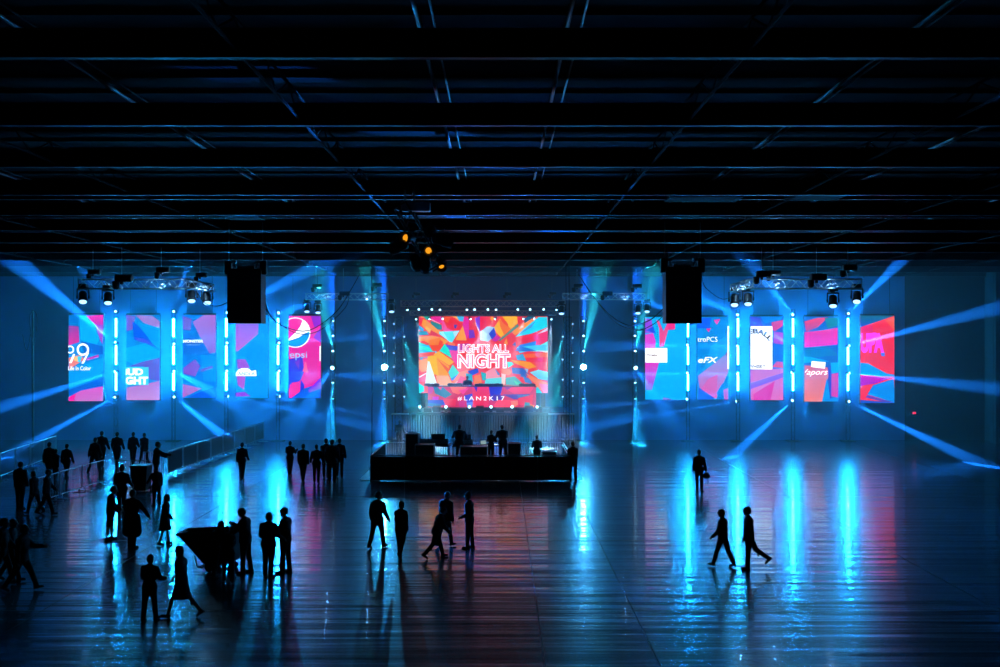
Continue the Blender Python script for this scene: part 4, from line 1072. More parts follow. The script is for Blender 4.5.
MB().box((0, 0, .012), (.34, .24, .024), bev=.004).build('keyboard', M['case'], tl)
lid = MB().box((0, .14, .13), (.34, .015, .23), (-.25, 0, 0), bev=.004).build('lid', M['case'], tl)
MB().box((0, .130, .13), (.30, .006, .19), (-.25, 0, 0)).build('screen', glow('laptop_screen', (.6, .85, .8), .35), lid)
def rack(label, px, Y, w, h, z, grp='equipment cases in the mixing booth', d=.7):
    X = (px - 500) * Y / 1000
    t = thing('flight_case', label, 'case', (X, Y, z), 0, grp)
    MB().box((0, 0, h / 2 + .05), (w, d, h - .1), bev=.015).build('body', M['case'], t)
    b = MB()
    for sx in (-1, 1):
        for sy in (-1, 1): b.tube((sx * w / 2, sy * d / 2, .0), (sx * w / 2, sy * d / 2, h), .022, seg=6)
    for zz in (.1, h):
        for s in (-1, 1): b.tube((-w / 2, s * d / 2, zz), (w / 2, s * d / 2, zz), .018, seg=6); b.tube((s * w / 2, -d / 2, zz), (s * w / 2, d / 2, zz), .018, seg=6)
    b.build('edge', M['alu'], t)
    for s in (-1, 1): MB().box((s * (w / 2 + .01), 0, h * .6), (.02, .18, .1), bev=.005).build('handle', M['steel'], t)
    return t
rack('tall equipment case at the round-emblem end of the mixing booth', 412.5, 49.2, .6, 1.42, RZ)
rack('low wide equipment case beside the tall case, toward the floor', 425, 48.6, .9, .95, RZ)
rack('low equipment case in the middle of the mixing booth', 474, 48.7, 1.3, .85, RZ)
rack('narrow equipment case by the two operators in the booth', 514, 48.8, .6, 1.0, RZ)
rack('equipment case at the white-card end of the booth beside the low seated operator', 549, 50.2, .7, .9, .024)

# ------------------------------------------------------------------ crowd barriers at the audience's side
G1, G2, G3 = 'barrier row running toward the round-emblem screen', 'loose crowd barriers by the walkers', 'barriers at the entrance corner'
n = 8
meshsheet = noisy('dark_mesh_sheet', (.05, .05, .055), .8, 0., 9, .4)
for k in range(n):
    y0 = 47.4 + k * 2.12; x0 = -15.75 + .07 * k
    lab = f'{ORD[k]} barrier from the near end of the long sheeted barrier row'
    t = barrier(lab, x0, y0, x0 + .07, y0 + 2.1, 1.22, G1, 0, 18)
    L = 2.0
    MB().box((0, .02, .68), (L - .1, .012, .92)).build('mesh_sheet', meshsheet, t)
barrier('barrier standing square to the near end of the long sheeted row', -16.9, 47.2, -15.85, 47.2, 1.22, G1, 0, 8)
for k, (a, c) in enumerate((((-18.0, 38.6), (-17.95, 40.7)), ((-17.95, 40.75), (-17.9, 42.8)), ((-17.9, 42.85), (-17.75, 44.9)))):
    barrier(f'{ORD[k]} loose barrier of the short barrier row, from its near end', *a, *c, 1.12, G2)
barrier('loose barrier facing the hall between the short row and the waste bin', -17.2, 44.6, -15.2 - .3, 44.4, 1.14, G2)
for k in range(5):
    y0 = 44.2 + k * 2.12; x0 = -22.9 - .28 * k
    barrier(f'{ORD[k]} barrier of the row along the dark side wall, from its near end', x0, y0, x0 - .28, y0 + 2.1, 1.25, G3)
    if k < 4:
        MB().box((0, .0, 0), (.01, .01, .01)).bm.free()
# waste bin
c = P(141.5, 490, 43.0)
t = thing('waste_bin', 'large dark tapered waste bin standing by the loose barriers', 'bin', (c.x, 43.0, 0))
MB().prism([(-.28, -.3, .06), (.28, -.3, .06), (.36, -.36, 1.08), (-.36, -.36, 1.08)], (0, .66, 0)).build('body', M['rubber'], t)
b = MB(); b.box((0, -.03, 1.11), (.78, .78, .07), bev=.02); b.tube((-.3, .4, 1.1), (.3, .4, 1.1), .025); b.build('lid', M['case'], t)
for s in (-1, 1): MB().tube((s * .28, .28, .1), (s * .34, .28, .1), .1, seg=14).build('wheel', M['rubber'], t)

# tilt truck
Y = 28.4
c = P(211, 568, Y)
t = thing('tilt_cart', 'dark tilt cart with a sloping hopper, pushed by people', 'cart', (c.x, Y, 0), -.08)
# outline seen from the side, local x along its length
def q_(px, py): p = P(px, py, Y); return (p.x - c.x, p.z)
O = [q_(182, 532.5), q_(209, 561), q_(236, 560), q_(240, 529)]
I = [(x + dx, z + dz) for (x, z), (dx, dz) in zip(O, ((.10, .0), (.03, .04), (-.03, .04), (-.04, .0)))]
b = MB()
for y in (-.40, .37): b.prism([(x, y, z) for x, z in O], (0, .03, 0))
for i in range(3):
    a0, a1, b1, b0 = O[i], O[i + 1], I[i + 1], I[i]
    b.prism([(a0[0], -.39, a0[1]), (a1[0], -.39, a1[1]), (b1[0], -.39, b1[1]), (b0[0], -.39, b0[1])], (0, .78, 0))
b.build('hopper', M['rubber'], t)
b = MB(); rim = [(O[0][0] - .03, -.42, O[0][1]), (O[3][0] + .03, -.42, O[3][1] + .01), (O[3][0] + .03, .42, O[3][1] + .01), (O[0][0] - .03, .42, O[0][1])]
b.path([V(p) for p in rim + rim[:1]], .035, 8); b.build('rim', M['case'], t)
b = MB()
for y in (-.3, .3):
    b.path([V((q_(198, 0)[0], y, q_(0, 553)[1])), V((q_(201, 0)[0], y, q_(0, 564.5)[1])), V((q_(206, 0)[0], y, q_(0, 565.5)[1])), V((q_(212, 0)[0], y, q_(0, 560)[1])), V((q_(236, 0)[0], y, q_(0, 561)[1]))], .022, 6)
b.tube((q_(203, 0)[0], -.3, q_(0, 565)[1]), (q_(203, 0)[0], .3, q_(0, 565)[1]), .022)
b.build('chassis', M['steel'], t)
for s in (-1, 1): MB().tube((q_(214, 0)[0], s * .33, .13), (q_(214, 0)[0], s * .39, .13), .13, seg=16).build('wheel', M['rubber'], t)
for s in (-1, 1):
    MB().tube((q_(233, 0)[0], s * .25, .08), (q_(233, 0)[0], s * .29, .08), .08, seg=14).tube((q_(233, 0)[0], s * .27, .08), (q_(233, 0)[0], s * .27, q_(0, 560)[1]), .015).build('caster', M['rubber'], t)

# ------------------------------------------------------------------ people
def rot_x(v, a):     # pitch forward (about x): +a swings +z toward +y
    c, s = math.cos(a), math.sin(a)
    return V((v.x, v.y * c + v.z * s, -v.y * s + v.z * c))
def remesh(b, voxel, name, material, smooth_it=2, extra=None):
    bmesh.ops.recalc_face_normals(b.bm, faces=b.bm.faces)
    me = bpy.data.meshes.new('tmp'); b.bm.to_mesh(me); b.bm.free()
    o = bpy.data.objects.new('tmp', me); COL.objects.link(o)
    md = o.modifiers.new('r', 'REMESH'); md.mode = 'VOXEL'; md.voxel_size = voxel; md.use_smooth_shade = True
    sm = o.modifiers.new('s', 'SMOOTH'); sm.iterations = smooth_it; sm.factor = .5
    dg = bpy.context.evaluated_depsgraph_get()
    out = bpy.data.meshes.new_from_object(o.evaluated_get(dg))
    bpy.data.objects.remove(o); bpy.data.meshes.remove(me)
    if extra is not None:
        bm = bmesh.new(); bm.from_mesh(out)
        tmp = bpy.data.meshes.new('tmp'); bmesh.ops.recalc_face_normals(extra.bm, faces=extra.bm.faces); extra.bm.to_mesh(tmp); extra.bm.free()
        bm.from_mesh(tmp); bpy.data.meshes.remove(tmp)
        bm.to_mesh(out); bm.free()
    out.name = name
    out.materials.clear(); out.materials.append(material)
    out.polygons.foreach_set('use_smooth', [True] * len(out.polygons))
    return out

STAND = dict(L=(2, 2), R=(-2, 2))
def person(label, px, fy, hy=None, head=180., legs=((6, 4), (-8, 6)), arms=((8, 8, 15), (-6, 8, 12)), lean=3., look=0., nod=0., build=1., hair='short', top='jacket', bottom='trousers',
           ctop=BLACK, cbot=BLACK, group='people walking about the floor', Y=None, z=0., height=None, skin='skin', chair=False, chair_h=.0, prop=None, fem=False):
    Y = Y or 6500 / (fy - 340)
    X = (px - 500) * Y / 1000
    H = height or max(1.5, min(1.92, (fy - hy) * Y / 1000 * .985))
    k = H / 1.76
    w = build * 1.07
    ra = math.radians
    # skeleton, metres for a 1.76 m figure: x to its right side, y forward, z up
    hipw = .095 * (1.05 if fem else 1.)
    pel = V((0, 0, .94))
    joint = {}
    for s, nm, (a, kb) in ((-1, 'L', legs[0]), (1, 'R', legs[1])):
        hip = pel + V((s * hipw, 0, -.03))
        kn = hip + V((s * .012, math.sin(ra(a)) * .43, -math.cos(ra(a)) * .43))
        sh = a - kb
        an = kn + V((s * .004, math.sin(ra(sh)) * .41, -math.cos(ra(sh)) * .41))
        pitch = max(-12., min(60., -sh - 8 if sh < -8 else (-sh * .4 if sh > 0 else 0)))
        if chair: pitch = 0
        fd = V((s * .12, math.cos(ra(pitch)), -math.sin(ra(pitch)))).normalized()
        up = V((0, math.sin(ra(pitch)), math.cos(ra(pitch))))
        joint[nm] = (hip, kn, an, fd, up)
    low = min(min((j[2] - j[4] * .085 - j[3] * .06).z, (j[2] - j[4] * .085 + j[3] * .19).z) for j in joint.values())
    lift = -low
    def tor(v):   # torso frame: leans about the pelvis
        return pel + rot_x(v - pel, ra(lean))
    chest = tor(V((0, 0, 1.30))); shl = .168 * w * (.92 if fem else 1.)
    neck = tor(V((0, -.01, 1.50)))
    hc0 = tor(V((0, .02, 1.515)))
    def hd(v):    # head frame: pitch, then yaw, about the neck
        v = rot_x(V(v) * 1.11, ra(lean * .4 + nod)); c, s = math.cos(ra(look)), math.sin(ra(look))
        return hc0 + V((v.x * c + v.y * s, -v.x * s + v.y * c, v.z))
    hb = hd((0, .015, .135))
    arm = {}
    for s, nm, (sw, ab, el) in ((-1, 'L', arms[0]), (1, 'R', arms[1])):
        sp = tor(V((s * shl, -.005, 1.405)))
        d1 = V((s * math.sin(ra(ab)), math.sin(ra(sw)) * math.cos(ra(ab)), -math.cos(ra(sw)) * math.cos(ra(ab))))
        e = sp + d1 * .29
        d2 = rot_x(d1, -ra(el)); d2 = V((d1.x * .6 - s * math.sin(ra(el)) * .12, d2.y, d2.z)).normalized()
        wr = e + d2 * .255
        arm[nm] = (sp, e, wr, d2)
    # ---- body
    b = MB()
    b.capsule(pel + V((-.06, 0, -.02)), pel + V((.06, 0, -.02)), .105 * w, .105 * w)
    b.capsule(pel, tor(V((0, 0, 1.12))), .115 * w, .108 * w)
    b.capsule(tor(V((-.055 * w, 0, 1.20))), tor(V((.055 * w, 0, 1.20))), .105 * w, .105 * w)
    b.capsule(tor(V((-.09 * w, -.01, 1.36))), tor(V((.09 * w, -.01, 1.36))), .098 * w, .098 * w)
    for s in (-1, 1): b.capsule(tor(V((0, -.015, 1.45))), tor(V((s * .135 * w, -.01, 1.405))), .062, .056)
    b.capsule(tor(V((0, -.015, 1.42))), hd((0, .0, .06)), .062, .056)
    b.ball(hb, (.080, .101, .120), Matrix.Rotation(-ra(look), 3, 'Z'))
    b.ball(hd((0, .03, .065)), (.055, .065, .06), Matrix.Rotation(-ra(look), 3, 'Z'))
    ex = MB()
    for s, nm in ((-1, 'L'), (1, 'R')):
        hip, kn, an, fd, up = joint[nm]
        b.capsule(hip, kn, .085 * w, .056); b.capsule(kn, an, .055, .04)
        b.ball(kn + (hip - kn) * -.32 + V((0, -.012, 0)), (.055, .056, .085))
        b.capsule(an - up * .03, an + fd * .12 - up * .05, .04, .03)
        sp, e, wr, d2 = arm[nm]
        b.capsule(sp, e, .052 * (1 + (w - 1) * .6), .041); b.capsule(e, wr, .04, .03)
        # hand: palm and five fingers
        side = V((s, 0, 0)); nrm = d2.cross(V((0, 1, 0)) if abs(d2.y) < .9 else V((0, 0, 1))).normalized()
        acr = V((0, 1, 0)) - d2 * d2.y
        acr = acr.normalized() if acr.length > .2 else V((0, 0, 1))
        inn = acr.cross(d2).normalized()
        if inn.x * s > 0: inn = -inn
        pc = wr + d2 * .045
        b.capsule(wr, pc + d2 * .02, .03, .034)
        for i, (off, ln) in enumerate(((.028, .070), (.010, .078), (-.010, .073), (-.027, .058))):
            p0 = pc + acr * off + d2 * .03
            p1 = p0 + d2 * ln * .5 + inn * .006; p2 = p1 + (d2 * .75 + inn * .65).normalized() * ln * .5
            ex.tube(p0, p1, .0095, .0085, 6); ex.tube(p1, p2, .0085, .0065, 6); ex.ball(p1, .0088, None, 6, 4); ex.ball(p2, .0066, None, 6, 4)
        t0 = wr + d2 * .02 + acr * .026; t1 = t0 + (acr * .75 + d2 * .65 + inn * .3).normalized() * .04; t2 = t1 + (d2 + acr * .25 + inn * .35).normalized() * .03
        ex.tube(t0, t1, .012, .010, 6); ex.tube(t1, t2, .010, .007, 6); ex.ball(t1, .0102, None, 6, 4); ex.ball(t2, .0072, None, 6, 4)
    # face and ears
    ex.capsule(hd((0, .098, .15)), hd((0, .122, .115)), .011, .016)
    for s in (-1, 1):
        ex.ball(hd((s * .076, .0, .125)), (.012, .02, .032), None, 8, 6)
        ex.ball(hd((s * .031, .088, .148)), (.014, .01, .008), None, 8, 5)
        ex.ball(hd((s * .033, .088, .166)), (.02, .012, .006), None, 8, 5)
    ex.ball(hd((0, .088, .07)), (.024, .014, .007), None, 8, 5); ex.ball(hd((0, .084, .035)), (.025, .02, .018), None, 8, 5)
    body = remesh(b, .019, 'person', M[skin], 2, ex)
    kids = []
    # ---- clothes
    g = .024
    b = MB()
    if top != 'none':
        b.capsule(pel + V((-.062, 0, .02)), pel + V((.062, 0, .02)), .108 * w + g, .108 * w + g)
        b.capsule(pel, tor(V((0, 0, 1.12))), .118 * w + g, .113 * w + g)
        b.capsule(tor(V((-.06 * w, 0, 1.20))), tor(V((.06 * w, 0, 1.20))), .11 * w + g, .11 * w + g)
        b.capsule(tor(V((-.09 * w, -.01, 1.36))), tor(V((.09 * w, -.01, 1.36))), .102 * w + g, .102 * w + g)
        for s in (-1, 1): b.capsule(tor(V((0, -.015, 1.45))), tor(V((s * .14 * w, -.01, 1.405))), .066 + g, .054 + g)
        b.capsule(tor(V((-.03, -.015, 1.47))), tor(V((.03, -.015, 1.47))), .058 + g, .058 + g)
        for nm in 'LR':
            sp, e, wr, d2 = arm[nm]
            if top == 'tee':
                b.capsule(sp, sp + (e - sp) * .62, .062, .058)
            else:
                b.capsule(sp, e, .056 * (1 + (w - 1) * .6) + g, .045 + g); b.capsule(e, wr - d2 * .01, .045 + g, .035 + g)
        if top == 'hoodie': b.capsule(tor(V((-.07, -.09, 1.47))), tor(V((.07, -.09, 1.47))), .06, .06)
        if top == 'backpack' :
            pass
        if top == 'coat':
            for zz in (.9, .8, .7, .6, .5): b.capsule(pel + V((-.1 - (.94 - zz) * .12, 0, zz - .94)), pel + V((.1 + (.94 - zz) * .12, 0, zz - .94)), .125 * w + g, .125 * w + g)
        if top == 'jacket':
            b.capsule(pel + V((-.08, 0, -.04)), pel + V((.08, 0, -.04)), .112 * w + g, .112 * w + g)
        kids.append(('top', remesh(b, .021, 'top', cloth(ctop), 2)))
    b = MB()
    if bottom in ('trousers', 'shorts'):
        b.capsule(pel + V((-.06, 0, -.03)), pel + V((.06, 0, -.03)), .107 * w + .006, .107 * w + .006)
        for nm in 'LR':
            hip, kn, an, fd, up = joint[nm]
            if bottom == 'trousers':
                b.capsule(hip, kn, .09 * w + .018, .078); b.capsule(kn, an + (an - kn).normalized() * .01, .078, .068)
            else:
                b.capsule(hip, kn + (hip - kn) * .06, .092 * w + .012, .085)
    elif bottom in ('skirt', 'dress') and False:
        l = .45 if bottom == 'skirt' else .85
        for i in range(6):
            f = i / 5
            cen = pel + V((0, (joint['L'][1].y + joint['R'][1].y) * .25 * f, -l * f * .94 + .02))
            hw_ = .05 + .07 * f
            b.capsule(cen + V((-hw_, -.02 * f, 0)), cen + V((hw_, .02 * f, 0)), .112 * w + .035 * f, .112 * w + .035 * f)
    if bottom == 'skirt':
        l = .42; fw = (joint['L'][1].y + joint['R'][1].y) * .3
        prof = [(.10, .10), (.145 * w, .08), (.165 * w, -.05), (.185 * w, -.16), (.205 * w, -.30), (.225 * w, -l), (.20 * w, -l + .005)]
        n_ = 22; rings = []
        for r_, z_ in prof:
            f = max(0, min(1, -z_ / l))
            rings.append([b.bm.verts.new(pel + V((r_ * (1 + .05 * f * math.sin(5 * a_)) * math.cos(a_), r_ * .86 * (1 + .05 * f * math.cos(6 * a_)) * math.sin(a_) * (1 + .35 * f * abs(joint['L'][1].y - joint['R'][1].y)) + fw * f, z_))) for a_ in [2 * PI * q_ / n_ for q_ in range(n_)]])
        for A_, B_ in zip(rings, rings[1:]):
            for q_ in range(n_): b.bm.faces.new((A_[q_], A_[(q_ + 1) % n_], B_[(q_ + 1) % n_], B_[q_]))
        b.bm.faces.new(list(reversed(rings[0]))); b.bm.faces.new(rings[-1])
        kids.append((bottom, b.mesh(bottom, cloth(cbot), True)))
    else:
        kids.append((bottom, remesh(b, .021, bottom, cloth(cbot), 1)))
    for nm in 'LR':
        hip, kn, an, fd, up = joint[nm]
        b = MB()
        b.capsule(an - up * .045 - fd * .045, an - up * .045 - fd * .045, .042, .042); b.capsule(an - up * .042, an + fd * .15 - up * .055, .044, .036); b.capsule(an, an - up * .03, .046, .046)
        q = Matrix((up.cross(fd) * -1, fd, up)).transposed()
        b.box(an + fd * .055 - up * .078, (.085, .27, .026), q.to_4x4(), bev=.01)
        kids.append(('shoe', remesh(b, .016, 'shoe', cloth(BLACK), 1)))
    b = MB()
    rz = Matrix.Rotation(-ra(look), 3, 'Z')
    if hair in ('short', 'long', 'bun'):
        b.ball(hd((0, -.016, .165)), (.090, .102, .097), rz, 14, 10)
        b.ball(hd((0, -.05, .12)), (.08, .07, .092), rz, 12, 8)
        if hair == 'long':
            for zz, r in ((.08, .078), (.02, .075), (-.05, .068), (-.11, .05)): b.ball(hd((0, -.055, zz)), (r, r * .62, .07), rz)
        if hair == 'bun': b.ball(hd((0, -.06, .255)), .05)
        kids.append(('hair', remesh(b, .016, 'hair', M['hair'] if (px * 7) % 3 else M['hair_fair'], 1)))
    elif hair in ('cap', 'beanie'):
        b.ball(hd((0, -.006, .17)), (.093, .111, .10), rz, 14, 10)
        if hair == 'cap':
            for i in range(4): b.ball(hd((0, .09 + i * .025, .175 - i * .006)), (.065 - i * .008, .03, .012), rz)
        else:
            b.ball(hd((0, -.02, .225)), (.07, .08, .07), rz)
        kids.append((hair, remesh(b, .014, hair, cloth(CHAR), 1)))
        b = MB(); b.ball(hd((0, -.045, .11)), (.078, .065, .06), rz); kids.append(('hair', remesh(b, .016, 'hair', M['hair'], 1)))
    if prop == 'backpack':
        b = MB(); b.box(tor(V((0, -.2, 1.27))), (.30, .17, .44), Euler((ra(-lean), 0, 0)).to_matrix().to_4x4(), bev=.05)
        kids.append(('backpack', remesh(b, .02, 'backpack', cloth(CHAR), 2)))
    root = link('person', body)
    root.scale = (k, k, k)
    root.rotation_euler.z = -ra(head)
    root.location = (X, Y, z + lift * k - chair_h)
    tag(root, label, 'person', group)
    for nm, me in kids: link(nm, me, root)
    bpy.context.view_layer.update()
    return root, arm, k
def hand_of(r, nm='R', off=.07):
    root, arm, k = r
    sp, e, wr, d2 = arm[nm]
    bpy.context.view_layer.update()
    return root.matrix_world @ (wr + d2 * off)

WALK = ((20, 6), (-18, 14)); WALK2 = ((-18, 14), (20, 6)); STEP = ((10, 6), (-10, 10))
AR = ((-16, 7, 18), (18, 7, 25)); AR2 = ((18, 7, 25), (-16, 7, 18)); AX = ((30, 14, 95), (30, 14, 95))
# the group of six beyond the floor, walking away toward the stage
GA, GB, GC, GD = 'group walking toward the stage', 'four people in the middle of the floor', 'people by the barriers', 'people round the tilt cart'
person('person walking alone toward the stage beside the long sheeted barrier row', 242, 480, 443, 8, STEP, AR)
person('first person of the walking group, nearest the lone walker, arms folded in front', 290, 475, 441.5, 10, STEP, AX, 2, group=GA)
person('second person of the walking group, in a loose jacket and slightly apart', 303, 482, 444, 6, WALK, ((4, 6, 10), (-8, 8, 15)), 3, build=1.08, group=GA)
person('third person of the walking group, arms bent at the sides', 316.5, 483, 445, -4, STEP, ((5, 18, 40), (5, 18, 40)), group=GA)
person('taller person of the walking group behind the broad one, on the lone walker side', 326, 478, 439, 0, STEP, AR2, group=GA)
person('broad person in a wide jacket in front of the others in the walking group', 332, 482.5, 438.5, 0, ((5, 3), (-4, 4)), ((6, 9, 12), (6, 9, 12)), build=1.22, ctop=GREY, group=GA)
person('last person of the walking group, farthest from the lone walker, arm hanging out', 339.5, 477, 439, -8, STEP, ((-4, 6, 8), (4, 13, 12)), group=GA)
# four in the middle
person('person in an open jacket striding ahead of the shorter one, below the mixing booth', 377.5, 548, 492, 30, ((-16, 8), (14, 3)), ((-10, 12, 25), (10, 12, 22)), 4, look=25, build=1.08, group=GB)
person('shorter slim person in a hip-length coat beside the striding one', 401, 557, 501, 18, ((14, 4), (-16, 26)), ((6, 5, 12), (-4, 6, 10)), 3, build=.92, fem=True, group=GB)
person('tall broad person just behind the bent walker, below the mixing booth', 445, 546.5, 492, 40, ((-14, 8), (16, 6)), ((2, 10, 15), (-8, 12, 15)), 8, nod=10, build=1.18, group=GB)
person('walker in a navy top bent forward in front of the tall broad person', 436, 558, 505, 70, ((24, 10), (-20, 24)), ((26, 8, 25), (12, 10, 30)), 20, nod=14, build=1.05, ctop=NAVY, group=GB)
person('person in a knitted hat standing alone beside the bent walker, hands in front', 469.5, 548, 493, -70, ((3, 2), (-3, 3)), ((-8, 6, 70), (-8, 6, 70)), 3, hair='beanie', group=GB)
# right side
pb = person('person alone on the blue floor carrying a round bag, walking toward the camera', 699, 491, 450, 175, ((3, 2), (8, 6)), ((4, 14, 10), (2, 12, 10)), 2)
h = hand_of(pb, 'L')
t = thing('bag', 'small round bag with dangling strap in the lone walker\'s hand', 'bag', h - V((0, 0, .16)))
MB().ball((0, 0, 0), (.17, .13, .13)).build('body', cloth(CHAR), t, True)
b = MB(); b.path([V((-.08, 0, .10)), V((-.03, 0, .17)), V((.03, 0, .17)), V((.08, 0, .10))], .014); b.build('handle', M['rubber'], t)
b = MB(); b.path([V((.04, -.1, -.05)), V((.06, -.1, -.2)), V((.05, -.1, -.34))], .018); b.build('strap', M['rubber'], t)
person('long-haired person in boots walking beside the taller one across the blue floor', 723, 567, 509.5, -55, ((20, 4), (-16, 10)), ((10, 9, 35), (-6, 9, 25)), 3, hair='long', fem=True, build=.98, group='pair crossing the blue floor')
person('taller person in a dark jacket with one foot trailing, walking behind the long-haired one', 749, 569, 507, -80, ((4, 2), (-28, 28)), ((6, 5, 15), (-4, 6, 12)), 3, build=1.08, group='pair crossing the blue floor')
# barriers side, far row walking toward the stage
person('person walking at the barrier corner, outermost of the far row of walkers', 49, 481, 442.5, 12, STEP, AR, build=1.08, group=GC)
person('shorter companion half hidden at the side of the outermost walker by the barriers', 55.5, 483, 453, 12, STEP, AR2, fem=True, build=.95, group=GC)
person('person with arms held away from the body walking beside the short barrier row', 66.5, 480, 444, 4, WALK, ((0, 16, 14), (4, 16, 14)), group=GC)
person('person leaning to one side close against a taller one beyond the loose barriers', 94.5, 474, 437.5, 15, WALK2, ((-14, 14, 10), (8, 8, 20)), 6, build=1.05, group=GC)
person('tallest of the walkers beyond the loose barriers, elbow out', 101.5, 468, 431.5, 0, STEP, ((6, 8, 20), (-6, 20, 35)), build=1.1, group=GC)
person('person with bent arms walking just beyond the loose barrier facing the hall', 117, 467.5, 432, -4, WALK, ((8, 14, 30), (8, 14, 30)), 3, build=1.05, group=GC)
person('person walking beyond the waste bin, arms down', 133, 465, 432.5, 0, STEP, AR, group=GC)
person('person walking behind the barrier end beside the one beyond the waste bin', 144, 464.5, 433, 4, WALK2, AR2, group=GC)
person('person reaching an arm over the end barrier of the long sheeted row', 156, 484, 442, 60, ((5, 2), (-5, 4)), ((40, 8, 30), (60, 10, 20)), 6, build=1.05, group=GC)
person('person standing below the one reaching over the barrier, arm out to the waste bin', 156.5, 506, 466, -40, ((4, 2), (-4, 3)), ((34, 14, 15), (-6, 8, 20)), 2, group=GC)
GE = 'group chatting in front of the loose barriers'
person('broad person at the back of the chatting group, in front of the waste bin', 121.5, 513, 466, 5, ((4, 2), (-4, 3)), ((14, 14, 40), (14, 14, 40)), 2, build=1.2, hair='beanie', group=GE)
person('person in shorts facing the others in the chatting group', 110.5, 540, 486.5, 70, ((3, 2), (-7, 3)), ((14, 5, 40), (10, 6, 35)), 5, bottom='shorts', nod=12, build=1.05, group=GE)
pc = person('person in a long coat pointing with a thin stick, nearest in the chatting group', 132, 548, 490, 20, ((3, 2), (-3, 3)), ((8, 8, 20), (20, 32, 6)), 2, top='coat', build=1.2, group=GE)
h = hand_of(pc, 'R', .08)
t = thing('stick', 'thin stick held by the person in the long coat', 'stick', h)
MB().tube((-.01, 0, .05), (-.30, .25, -.55), .012, .009, 8).build('shaft', M['black'], t)
MB().tube((-.0, -.005, .07), (-.035, .03, -.02), .017, .017, 8).build('grip', M['rubber'], t)
person('long-haired person in a short flared skirt walking away from the chatting group', 165, 545, 495, 80, ((8, 3), (-8, 10)), ((-8, 10, 20), (14, 10, 30)), 5, hair='long', bottom='skirt', fem=True, build=1.0)
# dark far left
GF = 'people in the dark corner by the entrance'
person('person standing still in the dark, nearest the entrance corner barriers', 20, 509, 462, 10, ((3, 2), (-3, 3)), ((4, 8, 12), (4, 8, 12)), group=GF, build=1.1)
person('slim person striding past in the dark, ahead of another strider', 34.5, 514, 471, -75, WALK, AR, 4, group=GF)
person('person with a big step at the near end of the short barrier row', 46.5, 515, 469, 75, WALK2, AR2, 5, group=GF)
person('dark figure striding at the edge of the floor, one hand held forward', 22, 591, 524, 85, ((26, 6), (-22, 14)), ((36, 8, 50), (-10, 8, 15)), 4, build=1.15, group=GF)
person('dark figure close behind the one with the hand held forward', 11, 581, 519, 80, WALK2, AR, 4, group=GF)
person('dark figure cut off at the edge of the picture, behind the others', 2, 586, 518, 80, WALK, AR2, 4, group=GF)
# near pair
person('person seen from behind, walking nearest the camera beside the one in a dress', 149.5, 621, 556, 12, ((-7, 4), (10, 3)), ((14, 14, 65), (14, 14, 65)), 3, build=1.05, group='nearest pair of walkers')
person('long-haired person in a knee-length dress striding nearest the camera', 181.5, 618, 544.5, -78, ((24, 6), (-22, 20)), ((-12, 7, 12), (26, 9, 14)), 4, hair='long', bottom='skirt', fem=True, top='tee', build=.95, group='nearest pair of walkers')
# cart people
person('person pushing the tilt cart while looking at something in the hand', 245.5, 573, 508, -85, ((4, 3), (-6, 4)), ((36, 8, 35), (40, 8, 75)), 5, nod=14, build=1.15, group=GD)
person('bent person in front of the tilt cart hopper, nearer its sloping lip', 214.5, 577, 526, 30, ((10, 8), (-6, 8)), ((46, 8, 20), (46, 8, 20)), 22, nod=16, build=1.0, group=GD)
person('bent person in front of the tilt cart hopper, nearer the pushing one', 228, 583, 526, -20, ((12, 8), (-14, 16)), ((46, 8, 20), (46, 8, 20)), 20, nod=16, build=1.02, group=GD)
person('stocky person with hands on hips talking beside the tilt cart, seen from behind', 268.5, 577, 513, 20, ((2, 2), (-3, 3)), ((10, 18, 45), (10, 18, 50)), 2, build=1.14, group=GD)
person('person in a cap facing the stocky one by the tilt cart', 285.5, 572.5, 508, -80, ((4, 2), (-4, 3)), ((22, 8, 60), (20, 8, 60)), 2, hair='cap', build=1.12, group=GD)
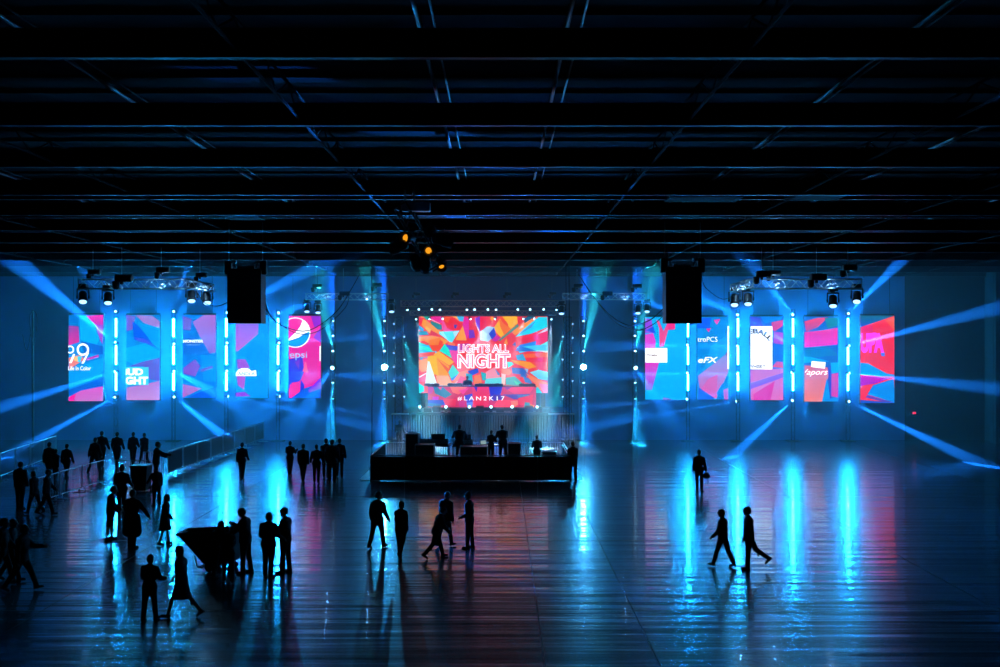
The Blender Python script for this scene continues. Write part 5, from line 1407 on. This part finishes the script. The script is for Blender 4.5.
# by the booth
person('person standing guard at the outer corner of the mixing booth, white-card side', 573, 481, 442, -20, ((3, 2), (-3, 3)), ((8, 6, 20), (8, 6, 20)), 2, build=1.02, group='people at the mixing booth', Y=46.2)
person('person standing on the floor between the stage and the mixing booth', 399.5, 443, 415, 10, ((3, 2), (-3, 3)), ((10, 14, 50), (10, 14, 50)), 1, build=1.12, group='people at the mixing booth', Y=60.)
GO = 'operators in the mixing booth'
SIT = ((84, 84), (84, 84))
person('broad-shouldered operator at the small console in the middle of the booth', 459.5, 0, 0, 0, STEP, ((36, 20, 40), (36, 20, 40)), 4, build=1.25, Y=49.45, z=RZ, height=1.78, group=GO)
person('shorter operator beside the narrow equipment case in the booth', 491, 0, 0, 10, STEP, ((34, 12, 40), (34, 12, 40)), 8, build=.95, Y=49.6, z=RZ, height=1.5, group=GO)
person('operator bending toward the shorter one by the narrow case in the booth', 503, 0, 0, -20, STEP, ((30, 12, 40), (30, 12, 40)), 14, build=1.2, Y=49.7, z=RZ, height=1.76, group=GO)
person('lone operator in a cap at the white-card end of the mixing booth', 537, 0, 0, 0, STEP, ((30, 10, 40), (30, 10, 40)), 4, build=1., Y=50.8, z=.0, height=1.62, hair='cap', group=GO)
person('performer standing behind the booth against the bright shards on stage', 467.5, 0, 0, 180, STEP, ((40, 16, 50), (40, 16, 50)), 10, nod=10, build=1.15, Y=69.1, z=SZ + .47, height=1.78, group='performer on the stage')
c = P(33, 440, 63.5)
t = thing('pole', 'thin dark pole with a loop of cable, against the wall beyond the ring screen', 'pole', (c.x, 63.5, 0))
MB().tube((0, 0, .03), (0, 0, P(0, 310, 63.5).z), .07, seg=10).lathe([(.4, 0), (.4, .02), (.1, .05)]).build('post', M['rubber'], t)
z_ = P(0, 328, 63.5).z
b = MB(); b.path([V((.08 + .34 * math.sin(a) * (.6 + .4 * math.cos(a)), -.1, z_ + 1.1 * math.cos(a))) for a in [k * 2 * PI / 20 for k in range(21)]], .025)
b.path([V((-.1 - .5 * k / 8, -.1, z_ - .4 - 1.0 * math.sin(k * PI / 8))) for k in range(9)], .025); b.build('cable_loop', M['rubber'], t)
print('spots', NSPOT[0], 'objects', len(bpy.data.objects))
